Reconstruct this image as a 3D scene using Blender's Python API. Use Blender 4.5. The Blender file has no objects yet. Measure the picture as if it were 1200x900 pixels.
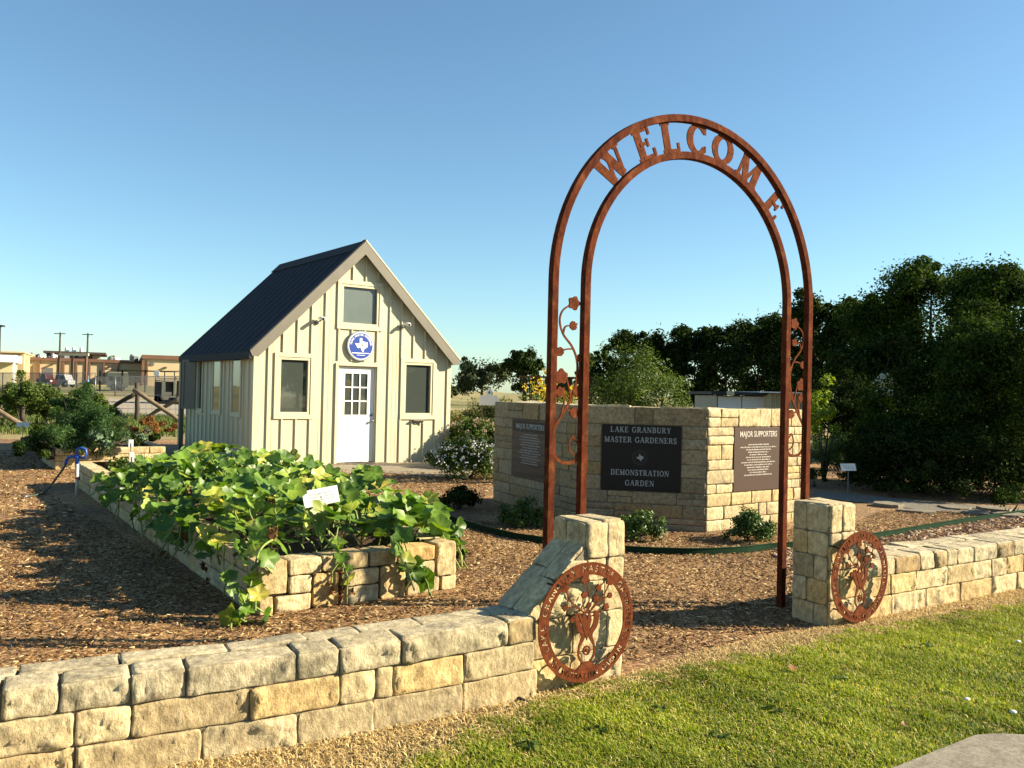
import bpy, bmesh, math, random
import numpy as np
from mathutils import Vector, Matrix
R = math.radians
PI = math.pi
rng = np.random.default_rng(7)
random.seed(7)
sc = bpy.context.scene
COL = sc.collection

# ------------------------------------------------------------------ camera, sky, sun, exposure
CF, CP, CR, CH = 1017.5, .0095, .0227, 1.6213          # focal (px of a 1200 wide frame), pitch, roll, eye height
cam_d = bpy.data.cameras.new('camera')
cam = bpy.data.objects.new('camera', cam_d)
COL.objects.link(cam)
cam_d.sensor_width = 36
cam_d.lens = CF / 1200 * 36
cam_d.clip_start = .05
cam_d.clip_end = 3000
cam.matrix_world = Matrix.Translation((0, 0, CH)) @ Matrix.Rotation(PI / 2 + CP, 4, 'X') @ Matrix.Rotation(CR, 4, 'Z')
sc.camera = cam
SUN_EL, SUN_AZ = R(26), R(90 - 3.6)                     # azimuth clockwise from the view direction (+Y)
w = bpy.data.worlds.new('World')
sc.world = w
w.use_nodes = True
nt = w.node_tree
sky = nt.nodes.new('ShaderNodeTexSky')
sky.sky_type = 'NISHITA'
sky.sun_disc = False
sky.sun_elevation = SUN_EL
sky.sun_rotation = SUN_AZ
sky.altitude = 200
sky.air_density = 1.0
sky.dust_density = .4
sky.ozone_density = 2.0
tint = nt.nodes.new('ShaderNodeMix'); tint.data_type = 'RGBA'; tint.blend_type = 'MULTIPLY'; tint.inputs[0].default_value = 1
tint.inputs[7].default_value = (.85, 1.05, 1.06, 1)
nt.links.new(sky.outputs[0], tint.inputs[6]); nt.links.new(tint.outputs[2], nt.nodes['Background'].inputs[0])
nt.nodes['Background'].inputs[1].default_value = .053
sun_d = bpy.data.lights.new('sun', 'SUN')
sun_d.energy = 5.0
sun_d.angle = R(.55)
sun_d.color = (1, .86, .62)
sun = bpy.data.objects.new('sun', sun_d)
COL.objects.link(sun)
sdir = Vector((math.sin(SUN_AZ) * math.cos(SUN_EL), math.cos(SUN_AZ) * math.cos(SUN_EL), math.sin(SUN_EL)))
sun.rotation_euler = sdir.to_track_quat('Z', 'Y').to_euler()
sun.location = (20, 2, 12)
vs = sc.view_settings
vs.view_transform = 'Standard'
vs.look = 'None'
vs.exposure = 1.72
vs.gamma = 1
vs.use_curve_mapping = False

# ------------------------------------------------------------------ helpers: pixel <-> point (photo pixels, 1200x900)
def proj(P):
    P = np.asarray(P, float)
    X, Y, Z = P[..., 0], P[..., 1], P[..., 2] - CH
    d = Y * math.cos(CP) + Z * math.sin(CP)
    u = -Y * math.sin(CP) + Z * math.cos(CP)
    x, y = CF * X / d, -CF * u / d
    return np.stack([600 + x * math.cos(CR) - y * math.sin(CR), 450 + x * math.sin(CR) + y * math.cos(CR)], -1)
def ray(px, py):
    x, y = px - 600, py - 450
    a = (x * math.cos(CR) + y * math.sin(CR)) / CF
    b = -(-x * math.sin(CR) + y * math.cos(CR)) / CF
    return np.array([a, math.cos(CP) - b * math.sin(CP), math.sin(CP) + b * math.cos(CP)])
def at(px, py, depth):
    d = ray(px, py)
    return np.array([0, 0, CH]) + d * (depth / d[1])
def on_ground(px, py, h=0.0):
    d = ray(px, py)
    return np.array([0, 0, CH]) + d * ((h - CH) / d[2])
def terrain(x, y):
    r = np.hypot(x, y)
    side = np.clip((-x - 6) / 20, 0, 1)
    side = side * side * (3 - 2 * side)
    return side * np.clip(r - 38, 0, 130) * .0125

# ------------------------------------------------------------------ helpers: objects
def tag(o, label=None, cat=None, group=None, kind=None):
    if label: o['label'] = label
    if cat: o['category'] = cat
    if group: o['group'] = group
    if kind or label: o['kind'] = kind or 'thing'
    return o
def thing(name, loc, label, cat, group=None):
    o = bpy.data.objects.new(name, None)
    o.empty_display_size = .2
    COL.objects.link(o)
    o.location = Vector([float(a) for a in loc])
    return tag(o, label, cat, group)
def wloc(o):
    v = np.zeros(3)
    while o is not None:
        v += np.array(o.location)
        o = o.parent
    return v
def link_mesh(name, me, mat, parent):
    o = bpy.data.objects.new(name, me)
    COL.objects.link(o)
    if parent is not None: o.parent = parent
    if mat is not None: me.materials.append(mat)
    return o
def np_mesh(name, V, F, mat, parent=None, col=None, smooth=False):
    """V (N,3) world coordinates, F (M,k) one polygon size"""
    V = np.asarray(V, np.float32) - wloc(parent).astype(np.float32) if parent is not None else np.asarray(V, np.float32)
    F = np.asarray(F, np.int32)
    me = bpy.data.meshes.new(name)
    k = F.shape[1]
    me.vertices.add(len(V)); me.vertices.foreach_set('co', V.ravel())
    me.loops.add(F.size); me.loops.foreach_set('vertex_index', F.ravel())
    me.polygons.add(len(F))
    me.polygons.foreach_set('loop_start', np.arange(0, F.size, k, dtype=np.int32))
    me.polygons.foreach_set('loop_total', np.full(len(F), k, np.int32))
    if smooth: me.polygons.foreach_set('use_smooth', np.ones(len(F), bool))
    me.update(calc_edges=True)
    if col is not None:
        a = me.attributes.new('Col', 'FLOAT_COLOR', 'POINT')
        c4 = np.ones((len(V), 4), np.float32); c4[:, :3] = col
        a.data.foreach_set('color', c4.ravel())
    me.validate()
    return link_mesh(name, me, mat, parent)

class MB:
    def __init__(s): s.v = []; s.f = []; s.c = []; s.sm = []
    def add(s, V, F, col=None, smooth=False):
        b = len(s.v)
        s.v += [tuple(map(float, p)) for p in V]
        s.f += [tuple(int(i) + b for i in f) for f in F]
        s.sm += [smooth] * len(F)
        s.c += [col if col is not None else (1, 1, 1)] * len(V)
        return s
    def box(s, fr, s0, s1, h0, h1, t0, t1, col=None):
        V = [fr(a, b, c) for c in (t0, t1) for b in (h0, h1) for a in (s0, s1)]
        return s.add(V, [(0, 2, 3, 1), (4, 5, 7, 6), (0, 1, 5, 4), (2, 6, 7, 3), (0, 4, 6, 2), (1, 3, 7, 5)], col)
    def bar(s, p, q, a, b=None, up=(0, 0, 1)):
        p, q = np.array(p, float), np.array(q, float)
        b = a if b is None else b
        d = q - p; d /= np.linalg.norm(d)
        up = np.array(up, float)
        if abs(d @ up) > .98: up = np.array((0, 1, 0.))
        x = np.cross(d, up); x /= np.linalg.norm(x); y = np.cross(x, d)
        V = [c + x * i * a / 2 + y * j * b / 2 for c in (p, q) for i, j in ((-1, -1), (1, -1), (1, 1), (-1, 1))]
        return s.add(V, [(3, 2, 1, 0), (4, 5, 6, 7), (0, 1, 5, 4), (1, 2, 6, 5), (2, 3, 7, 6), (3, 0, 4, 7)])
    def tube(s, pts, r, n=8, cap=True, smooth=True):
        pts = np.array(pts, float)
        r = np.broadcast_to(np.array(r, float), (len(pts),))
        T = np.gradient(pts, axis=0); T /= np.linalg.norm(T, axis=1)[:, None] + 1e-9
        up = np.array((0, 0, 1.)) if abs(T[0][2]) < .9 else np.array((1, 0, 0.))
        V = []
        x = np.cross(T[0], up); x /= np.linalg.norm(x)
        for p, t, rr in zip(pts, T, r):
            x = x - t * (x @ t); x /= np.linalg.norm(x) + 1e-9
            y = np.cross(t, x)
            V += [p + rr * (x * math.cos(a) + y * math.sin(a)) for a in np.arange(n) * 2 * PI / n]
        F = []
        for i in range(len(pts) - 1):
            for j in range(n):
                F.append((i * n + j, i * n + (j + 1) % n, (i + 1) * n + (j + 1) % n, (i + 1) * n + j))
        if cap: F += [tuple(range(n - 1, -1, -1)), tuple(range((len(pts) - 1) * n, len(pts) * n))]
        return s.add(V, F, smooth=smooth)
    def prism(s, fr, poly, t0, t1):
        """outline in (s,h) extruded from t0 to t1 along the frame normal"""
        n = len(poly)
        a = sum(poly[i][0] * poly[(i + 1) % n][1] - poly[(i + 1) % n][0] * poly[i][1] for i in range(n))
        if a < 0: poly = poly[::-1]
        V = [fr(p[0], p[1], t0) for p in poly] + [fr(p[0], p[1], t1) for p in poly]
        F = [tuple(range(n - 1, -1, -1)), tuple(range(n, 2 * n))] + [(i, (i + 1) % n, n + (i + 1) % n, n + i) for i in range(n)]
        return s.add(V, F)
    def disc(s, fr, cs, ch, r, t0, t1, n=32, ry=None):
        ry = r if ry is None else ry
        return s.prism(fr, [(cs + r * math.cos(a), ch + ry * math.sin(a)) for a in np.arange(n) * 2 * PI / n], t0, t1)
    def ribbon(s, fr, pts, wd, t0, t1):
        """flat strip of given width following points in the frame plane"""
        pts = np.array(pts, float)
        wd = np.broadcast_to(np.array(wd, float), (len(pts),))
        T = np.gradient(pts, axis=0); T /= np.linalg.norm(T, axis=1)[:, None] + 1e-9
        N = np.stack([-T[:, 1], T[:, 0]], 1) * wd[:, None] / 2
        L, Rr = pts + N, pts - N
        V = []
        for l, r_ in zip(L, Rr): V += [fr(l[0], l[1], t0), fr(r_[0], r_[1], t0), fr(r_[0], r_[1], t1), fr(l[0], l[1], t1)]
        F = []
        for i in range(len(pts) - 1):
            a, b = 4 * i, 4 * i + 4
            for k in range(4): F.append((a + k, a + (k + 1) % 4, b + (k + 1) % 4, b + k))
        e = 4 * (len(pts) - 1)
        F += [(3, 2, 1, 0), (e, e + 1, e + 2, e + 3)]
        return s.add(V, F)
    def lathe(s, c, prof, n=20, axis='z'):
        V = []
        for r_, h in prof:
            for a in np.arange(n) * 2 * PI / n:
                V.append((c[0] + r_ * math.cos(a), c[1] + r_ * math.sin(a), c[2] + h))
        F = [(i * n + j, i * n + (j + 1) % n, (i + 1) * n + (j + 1) % n, (i + 1) * n + j) for i in range(len(prof) - 1) for j in range(n)]
        F += [tuple(range(n - 1, -1, -1)), tuple(range((len(prof) - 1) * n, len(prof) * n))]
        return s.add(V, F, smooth=True)
    def blob(s, c, rx, ry, rz, n=8):
        prof = [(max(1e-3, math.sin(PI * i / n)), -math.cos(PI * i / n)) for i in range(n + 1)]
        b = len(s.v)
        s.lathe((0, 0, 0), prof, n=10)
        for i in range(b, len(s.v)):
            p = s.v[i]; s.v[i] = (c[0] + p[0] * rx, c[1] + p[1] * ry, c[2] + p[2] * rz)
        return s
    def build(s, name, mat, parent=None, bevel=0):
        me = bpy.data.meshes.new(name)
        off = wloc(parent) if parent is not None else np.zeros(3)
        me.from_pydata((np.array(s.v) - off).tolist(), [], s.f)
        me.polygons.foreach_set('use_smooth', s.sm)
        if any(c != (1, 1, 1) for c in s.c):
            a = me.attributes.new('Col', 'FLOAT_COLOR', 'POINT')
            c4 = np.ones((len(s.v), 4), np.float32); c4[:, :3] = np.array(s.c)
            a.data.foreach_set('color', c4.ravel())
        me.update()
        bm = bmesh.new(); bm.from_mesh(me)
        bmesh.ops.recalc_face_normals(bm, faces=bm.faces)
        bm.to_mesh(me); bm.free()
        o = link_mesh(name, me, mat, parent)
        if bevel:
            m = o.modifiers.new('bevel', 'BEVEL'); m.width = bevel; m.segments = 2; m.limit_method = 'ANGLE'; m.angle_limit = R(40)
        return o

def dup(root, loc, label=None, **kw):
    r = root.copy(); COL.objects.link(r); r.location = Vector([float(a) for a in loc])
    if label: r['label'] = label
    for ch in root.children:
        c = ch.copy(); COL.objects.link(c); c.parent = r
        for g in ch.children:
            d = g.copy(); COL.objects.link(d); d.parent = c
    return r

class Frame:
    """s along, h up, t out of the face (towards the viewer side)"""
    def __init__(f, O, u, h=(0, 0, 1), n=None):
        f.O = np.array(O, float) if len(O) == 3 else np.array([O[0], O[1], 0.])
        f.u = np.array(u, float); f.h = np.array(h, float)
        f.n = np.cross(f.u, f.h) if n is None else np.array(n, float)
    def __call__(f, s, h, t):
        s, h, t = np.broadcast_arrays(np.asarray(s, float), np.asarray(h, float), np.asarray(t, float))
        return f.O + s[..., None] * f.u + h[..., None] * f.h + t[..., None] * f.n
def yawframe(O, yaw):
    return Frame(O, (math.cos(yaw), math.sin(yaw), 0))      # n = (sin, -cos, 0)
AXIS = Frame((0, 0, 0), (1, 0, 0))

# ------------------------------------------------------------------ helpers: materials
def _nodes(name):
    m = bpy.data.materials.new(name); m.use_nodes = True
    n = m.node_tree.nodes; return m, n, m.node_tree.links, n['Principled BSDF']
def ramp(n, stops):
    r = n.new('ShaderNodeValToRGB'); e = r.color_ramp.elements
    while len(e) < len(stops): e.new(.5)
    for el, (p, c) in zip(e, stops): el.position = p; el.color = (*c, 1)
    return r
def M(name, c1, c2=None, *a_, k=.60, **kw):
    f = lambda c: None if c is None else tuple(x * k for x in c)
    if kw.get('c3') is not None: kw['c3'] = f(kw['c3'])
    return M0_(name, f(c1), f(c2), *a_, **kw)
def M0_(name, c1, c2=None, scale=6, rough=.8, bump=0, bscale=40, metal=0, stretch=(1, 1, 1), attr=False, lo=.35, hi=.65, spec=.5, c3=None, s3=2, detail=6, grain=0, c3lo=.5):
    m, n, l, b = _nodes(name)
    b.inputs['Roughness'].default_value = rough; b.inputs['Metallic'].default_value = metal
    b.inputs['Specular IOR Level'].default_value = spec
    tc = n.new('ShaderNodeTexCoord'); mp = n.new('ShaderNodeMapping'); mp.inputs['Scale'].default_value = stretch
    l.new(tc.outputs['Object'], mp.inputs['Vector'])
    out = None
    if c2 is not None:
        nz = n.new('ShaderNodeTexNoise'); nz.inputs['Scale'].default_value = scale; nz.inputs['Detail'].default_value = detail; nz.inputs['Roughness'].default_value = .65
        l.new(mp.outputs[0], nz.inputs['Vector'])
        r = ramp(n, [(lo, c1), (hi, c2)]); l.new(nz.outputs[0], r.inputs[0]); out = r.outputs[0]
    else:
        rg = n.new('ShaderNodeRGB'); rg.outputs[0].default_value = (*c1, 1); out = rg.outputs[0]
    if c3 is not None:
        nz = n.new('ShaderNodeTexNoise'); nz.inputs['Scale'].default_value = s3; nz.inputs['Detail'].default_value = 8; nz.inputs['Roughness'].default_value = .7
        l.new(tc.outputs['Object'], nz.inputs['Vector'])
        r = ramp(n, [(c3lo, (0, 0, 0)), (c3lo + .14, (.85, .85, .85))]); l.new(nz.outputs[0], r.inputs[0])
        mx = n.new('ShaderNodeMix'); mx.data_type = 'RGBA'; l.new(r.outputs[0], mx.inputs[0]); l.new(out, mx.inputs[6]); mx.inputs[7].default_value = (*c3, 1); out = mx.outputs[2]
    if grain:
        nz = n.new('ShaderNodeTexNoise'); nz.inputs['Scale'].default_value = grain; nz.inputs['Detail'].default_value = 9; nz.inputs['Roughness'].default_value = .75
        l.new(mp.outputs[0], nz.inputs['Vector'])
        r = ramp(n, [(.34, (.52, .48, .42)), (.66, (1.28, 1.28, 1.28))]); l.new(nz.outputs[0], r.inputs[0])
        mx = n.new('ShaderNodeMix'); mx.data_type = 'RGBA'; mx.blend_type = 'MULTIPLY'; mx.inputs[0].default_value = 1
        l.new(out, mx.inputs[6]); l.new(r.outputs[0], mx.inputs[7]); out = mx.outputs[2]
    if attr:
        a = n.new('ShaderNodeAttribute'); a.attribute_name = 'Col'
        mx = n.new('ShaderNodeMix'); mx.data_type = 'RGBA'; mx.blend_type = 'MULTIPLY'; mx.inputs[0].default_value = 1
        l.new(out, mx.inputs[6]); l.new(a.outputs[0], mx.inputs[7]); out = mx.outputs[2]
    l.new(out, b.inputs['Base Color'])
    if bump:
        nz = n.new('ShaderNodeTexNoise'); nz.inputs['Scale'].default_value = bscale; nz.inputs['Detail'].default_value = 8; nz.inputs['Roughness'].default_value = .7
        l.new(mp.outputs[0], nz.inputs['Vector'])
        bp = n.new('ShaderNodeBump'); bp.inputs['Strength'].default_value = 1; bp.inputs['Distance'].default_value = bump
        l.new(nz.outputs[0], bp.inputs['Height']); l.new(bp.outputs[0], b.inputs['Normal'])
    return m
def leafM(name, stops, trans=.25, *a_, k=.78, **kw):
    return leafM0_(name, [(p, tuple(x * k for x in c)) for p, c in stops], trans, *a_, **kw)
def leafM0_(name, stops, trans=.25, rough=.55, scale=0, attr=False, spec=.2):
    m, n, l, b = _nodes(name)
    g = n.new('ShaderNodeNewGeometry')
    r = ramp(n, stops); l.new(g.outputs['Random Per Island'], r.inputs[0]); out = r.outputs[0]
    if attr:
        a = n.new('ShaderNodeAttribute'); a.attribute_name = 'Col'
        mx = n.new('ShaderNodeMix'); mx.data_type = 'RGBA'; mx.blend_type = 'MULTIPLY'; mx.inputs[0].default_value = 1
        l.new(out, mx.inputs[6]); l.new(a.outputs[0], mx.inputs[7]); out = mx.outputs[2]
    if scale:
        tc = n.new('ShaderNodeTexCoord'); nz = n.new('ShaderNodeTexNoise'); nz.inputs['Scale'].default_value = scale; nz.inputs['Detail'].default_value = 3
        l.new(tc.outputs['Object'], nz.inputs['Vector'])
        r2 = ramp(n, [(.35, (.55, .6, .5)), (.65, (1.25, 1.2, 1.1))]); l.new(nz.outputs[0], r2.inputs[0])
        mx = n.new('ShaderNodeMix'); mx.data_type = 'RGBA'; mx.blend_type = 'MULTIPLY'; mx.inputs[0].default_value = 1
        l.new(out, mx.inputs[6]); l.new(r2.outputs[0], mx.inputs[7]); out = mx.outputs[2]
    l.new(out, b.inputs['Base Color']); b.inputs['Roughness'].default_value = rough
    b.inputs['Specular IOR Level'].default_value = spec
    if trans:
        t = n.new('ShaderNodeBsdfTranslucent'); ms = n.new('ShaderNodeMixShader'); ms.inputs[0].default_value = trans
        hs = n.new('ShaderNodeHueSaturation'); hs.inputs['Value'].default_value = 1.6; hs.inputs['Saturation'].default_value = 1.1
        l.new(out, hs.inputs['Color']); l.new(hs.outputs[0], t.inputs[0])
        l.new(b.outputs[0], ms.inputs[1]); l.new(t.outputs[0], ms.inputs[2])
        l.new(ms.outputs[0], n['Material Output'].inputs[0])
    return m
def glassM(name, tint, rough=.03):
    m, n, l, b = _nodes(name)
    b.inputs['Base Color'].default_value = (*tint, 1); b.inputs['Roughness'].default_value = rough
    b.inputs['Specular IOR Level'].default_value = .5; b.inputs['IOR'].default_value = 2.1
    tc = n.new('ShaderNodeTexCoord'); nz = n.new('ShaderNodeTexNoise'); nz.inputs['Scale'].default_value = .8
    bp = n.new('ShaderNodeBump'); bp.inputs['Distance'].default_value = .004
    l.new(tc.outputs['Object'], nz.inputs['Vector']); l.new(nz.outputs[0], bp.inputs['Height']); l.new(bp.outputs[0], b.inputs['Normal'])
    return m

MT = {}
MT['stone'] = M('limestone', (.74, .62, .38), (.58, .47, .275), 6, .92, .011, 38, attr=True, c3=(.32, .27, .17), s3=5, k=.68, grain=26, stretch=(1, 1, .7), c3lo=.56)
MT['stone_cap'] = M('weathered_limestone', (.70, .60, .39), (.50, .43, .275), 6, .92, .011, 38, attr=True, c3=(.22, .195, .13), s3=4.5, k=.70, grain=26, stretch=(1, 1, .7), c3lo=.49)
MT['stone_mon'] = M('shade_toned_limestone', (.52, .42, .26), (.42, .33, .20), 4, .9, .004, 50, attr=True, c3=(.28, .23, .15), s3=5, grain=24, c3lo=.56)  # darker limestone copy; shade put into the colour of the unlit monument faces
MT['mortar'] = M('mortar', (.30, .25, .17), (.20, .165, .11), 12, .95, .004, 60)
MT['rust'] = M('rusted_steel', (.185, .045, .017), (.095, .025, .012), 14, .9, .001, 90, c3=(.24, .078, .03), s3=9, spec=.06, grain=30, stretch=(1, 1, .35))
MT['rust_light'] = M('rusted_plate', (.23, .066, .025), (.145, .041, .018), 18, .9, .001, 90, spec=.06, grain=30)
MT['siding'] = M('cream_metal_siding', (.74, .68, .46), (.70, .64, .43), 2, .5, spec=.4, stretch=(1, 1, .3), k=0.66)
MT['trim'] = M('cream_trim', (.76, .69, .46), (.71, .64, .42), 3, .5, k=0.66)
MT['fascia'] = M('rake_trim', (.235, .21, .16), (.205, .185, .14), 3, .45)
MT['roof'] = M('dark_metal_roof', (.026, .030, .040), (.034, .038, .050), 3, .8, spec=.15)
MT['ridge'] = M('ridge_metal', (.05, .055, .06), (.06, .065, .07), 3, .8, spec=.15)
MT['white'] = M('white_paint', (.82, .82, .80), (.78, .78, .76), 5, .5, k=.9)
MT['gray_metal'] = M('galvanised_metal', (.35, .36, .36), (.25, .26, .26), 8, .45, metal=.6)
MT['glass'] = glassM('window_glass', (.045, .054, .048))
MT['blind'] = M('window_blind', (.16, .20, .19), (.19, .23, .21), 2, .25, spec=.6)
MT['dark_in'] = M('interior_shade', (.03, .03, .03), (.02, .02, .02), 3, .6)
MT['blue'] = M('blue_enamel', (.025, .075, .42), (.03, .085, .46), 4, .35)
MT['silver_blue'] = M('grey_rim', (.30, .36, .42), (.34, .40, .45), 4, .4)
MT['bluepaint'] = M('blue_pump_paint', (.015, .09, .52), (.02, .12, .60), 6, .4)
MT['pvc'] = M('white_pipe', (.66, .66, .62), (.55, .55, .50), 10, .5, k=0.7)
MT['hose'] = M('dark_hose', (.07, .085, .05), (.05, .06, .035), 10, .5)
MT['granite'] = M('dark_granite', (.026, .021, .019), (.034, .029, .026), 90, .5, spec=.15)
MT['brown_plaque'] = M('brown_plaque', (.085, .050, .037), (.10, .062, .046), 40, .6, spec=.15)
MT['brown_plaque_dark'] = M('striped_plaque', (.10, .062, .047), (.20, .135, .10), 3, .6, spec=.15, stretch=(.3, .3, 5))
MT['letter'] = M('engraved_letter', (.42, .44, .43), (.48, .50, .49), 20, .6)
MT['letter_lit'] = M('sunlit_letter', (.62, .56, .49), (.68, .62, .54), 20, .6)  # brighter letter copy; sunlight put into the colour for the sunlit plaque
MT['edging'] = M('green_edging', (.018, .06, .03), (.02, .042, .024), 8, .9, spec=.05)
MT['wood'] = M('weathered_log', (.30, .22, .13), (.19, .135, .08), 5, .85, .004, 30)
MT['dark_wood'] = M('dark_log', (.075, .055, .038), (.045, .032, .022), 5, .85, .004, 30)
MT['bark'] = M('bark', (.09, .07, .05), (.05, .038, .028), 8, .9, .01, 20)
MT['soil'] = M('bed_soil', (.085, .045, .025), (.15, .085, .045), 22, .95, .02, 30)
MT['concrete'] = M('concrete', (.36, .33, .26), (.29, .26, .205), 7, .9, .002, 80, c3=(.24, .21, .165), s3=11, grain=45)
MT['flag'] = M('flagstone', (.30, .26, .19), (.24, .205, .145), 3, .9, .006, 20, grain=20)
MT['tan'] = M('tan_stucco', (.62, .50, .30), (.57, .45, .27), .3, .85, k=0.75)
MT['tan2'] = M('tan_block_wall', (.58, .42, .22), (.52, .38, .20), .3, .85, k=0.7)
MT['brown'] = M('brown_trim', (.26, .125, .075), (.20, .10, .06), 1, .8)
MT['browndark'] = M('dark_brown_roof', (.10, .06, .045), (.08, .05, .04), 1, .8)
MT['darkglass'] = M('dark_glazing', (.045, .05, .05), (.07, .08, .08), 1, .3)
MT['carred'] = M('dark_red_paint', (.10, .02, .02), (.08, .016, .016), 2, .3)
MT['carsilver'] = M('silver_paint', (.52, .53, .54), (.48, .49, .5), 2, .3)
MT['cream'] = M('cream_panel', (.70, .62, .38), (.64, .56, .34), 1, .5, k=0.7)
MT['rubber'] = M('tyre_rubber', (.02, .02, .02), (.03, .03, .03), 9, .9)
MT['blackmetal'] = M('dark_sheet', (.03, .03, .032), (.045, .045, .045), 3, .7)
MT['signwhite'] = M('white_plastic', (.80, .80, .72), (.74, .74, .67), 12, .5, k=.9)
MT['red'] = M('red_paint', (.35, .02, .02), (.30, .02, .02), 5, .5)
MT['palegreen'] = M('pale_green_dome', (.45, .50, .36), (.40, .45, .32), 2, .6)
MT['flagblue'] = M('blue_tape', (.06, .25, .6), (.08, .28, .62), 8, .5)

# ground materials
def ground_mat():
    m, n, l, b = _nodes('field_ground')
    tc = n.new('ShaderNodeTexCoord')
    n1 = n.new('ShaderNodeTexNoise'); n1.inputs['Scale'].default_value = .09; n1.inputs['Detail'].default_value = 8; n1.inputs['Roughness'].default_value = .6
    l.new(tc.outputs['Object'], n1.inputs['Vector'])
    r = ramp(n, [(.35, (.10, .11, .025)), (.5, (.19, .16, .05)), (.62, (.28, .22, .10))]); l.new(n1.outputs[0], r.inputs[0])
    n2 = n.new('ShaderNodeTexNoise'); n2.inputs['Scale'].default_value = 3; n2.inputs['Detail'].default_value = 10; n2.inputs['Roughness'].default_value = .8
    l.new(tc.outputs['Object'], n2.inputs['Vector'])
    r2 = ramp(n, [(.3, (.6, .6, .6)), (.7, (1.3, 1.3, 1.3))]); l.new(n2.outputs[0], r2.inputs[0])
    mx = n.new('ShaderNodeMix'); mx.data_type = 'RGBA'; mx.blend_type = 'MULTIPLY'; mx.inputs[0].default_value = 1
    l.new(r.outputs[0], mx.inputs[6]); l.new(r2.outputs[0], mx.inputs[7]); l.new(mx.outputs[2], b.inputs['Base Color'])
    b.inputs['Roughness'].default_value = .95
    bp = n.new('ShaderNodeBump'); bp.inputs['Distance'].default_value = .08; l.new(n2.outputs[0], bp.inputs['Height']); l.new(bp.outputs[0], b.inputs['Normal'])
    return m
def mulch_mat():
    m, n, l, b = _nodes('wood_mulch')
    tc = n.new('ShaderNodeTexCoord')
    mp = n.new('ShaderNodeMapping'); mp.inputs['Scale'].default_value = (1, 1, 1); l.new(tc.outputs['Object'], mp.inputs['Vector'])
    v = n.new('ShaderNodeTexVoronoi'); v.inputs['Scale'].default_value = 60; v.inputs['Randomness'].default_value = 1
    nz0 = n.new('ShaderNodeTexNoise'); nz0.inputs['Scale'].default_value = 9; nz0.inputs['Detail'].default_value = 3
    l.new(mp.outputs[0], nz0.inputs['Vector'])
    ad = n.new('ShaderNodeMix'); ad.data_type = 'RGBA'; ad.blend_type = 'ADD'; ad.inputs[0].default_value = .12
    l.new(mp.outputs[0], ad.inputs[6]); l.new(nz0.outputs['Color'], ad.inputs[7]); l.new(ad.outputs[2], v.inputs['Vector'])
    r = ramp(n, [(.0, (.07, .032, .010)), (.35, (.16, .080, .025)), (.65, (.26, .14, .048)), (.85, (.38, .235, .09)), (1, (.54, .39, .19))])
    sx = n.new('ShaderNodeSeparateColor'); l.new(v.outputs['Color'], sx.inputs[0]); l.new(sx.outputs[0], r.inputs[0])
    nz = n.new('ShaderNodeTexNoise'); nz.inputs['Scale'].default_value = .7; nz.inputs['Detail'].default_value = 5; l.new(tc.outputs['Object'], nz.inputs['Vector'])
    r2 = ramp(n, [(.35, (.62, .58, .55)), (.65, (1.15, 1.12, 1.1))]); l.new(nz.outputs[0], r2.inputs[0])
    mx = n.new('ShaderNodeMix'); mx.data_type = 'RGBA'; mx.blend_type = 'MULTIPLY'; mx.inputs[0].default_value = 1
    l.new(r.outputs[0], mx.inputs[6]); l.new(r2.outputs[0], mx.inputs[7]); l.new(mx.outputs[2], b.inputs['Base Color'])
    b.inputs['Roughness'].default_value = .95
    bp = n.new('ShaderNodeBump'); bp.inputs['Distance'].default_value = .03; l.new(sx.outputs[1], bp.inputs['Height']); l.new(bp.outputs[0], b.inputs['Normal'])
    return m
MT['ground'] = ground_mat()
MT['mulch'] = mulch_mat()
MT['lawn'] = M('lawn_soil', (.075, .085, .02), (.13, .115, .04), 9, .95, .02, 50)
MT['gravel'] = M('gravel_lot', (.42, .36, .27), (.34, .29, .21), 2, .95)
MT['path'] = M('gravel_path', (.40, .34, .24), (.30, .25, .17), 20, .95, .01, 60)

# leaf materials
LM = {}
LM['squash'] = leafM('squash_leaf', k=1.0, stops= [(0, (.05, .11, .014)), (.5, (.095, .18, .022)), (.86, (.165, .255, .033)), (.965, (.26, .30, .05)), (1, (.42, .36, .08))], trans=.3, rough=.45, scale=5, attr=True, spec=.4)
LM['stalk'] = leafM('squash_stalk', [(0, (.16, .24, .06)), (1, (.30, .36, .10))], .1)
LM['dead'] = leafM('withered_leaf', [(0, (.16, .07, .03)), (1, (.34, .18, .08))], .15)
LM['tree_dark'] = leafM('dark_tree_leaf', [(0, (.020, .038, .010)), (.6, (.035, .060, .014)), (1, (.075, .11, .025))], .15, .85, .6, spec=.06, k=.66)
LM['tree_olive'] = leafM('olive_tree_leaf', [(0, (.030, .042, .010)), (.6, (.052, .066, .016)), (1, (.10, .115, .03))], .15, .85, .6, spec=.06, k=.66)
LM['tree_far'] = leafM('far_tree_leaf', [(0, (.035, .055, .02)), (1, (.075, .10, .035))], .15, .6, .3)
LM['tree_live'] = leafM('broad_tree_leaf', [(0, (.028, .055, .012)), (.6, (.045, .085, .016)), (1, (.10, .15, .028))], .2, .85, .6, spec=.06, k=.66)
LM['shrub_yel'] = leafM('loose_shrub_leaf', [(0, (.09, .11, .03)), (1, (.19, .20, .06))], .25, .6, 1.5)
LM['box'] = leafM('glossy_shrub_leaf', [(0, (.035, .075, .015)), (.7, (.07, .13, .025)), (1, (.15, .21, .05))], .2, .4)
LM['bright'] = leafM('bright_leaf', [(0, (.13, .22, .02)), (1, (.30, .36, .04))], .3, .5)
LM['fern'] = leafM('feathery_leaf', [(0, (.025, .075, .02)), (.7, (.05, .115, .028)), (1, (.10, .16, .04))], .2, .6, 2)
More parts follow.
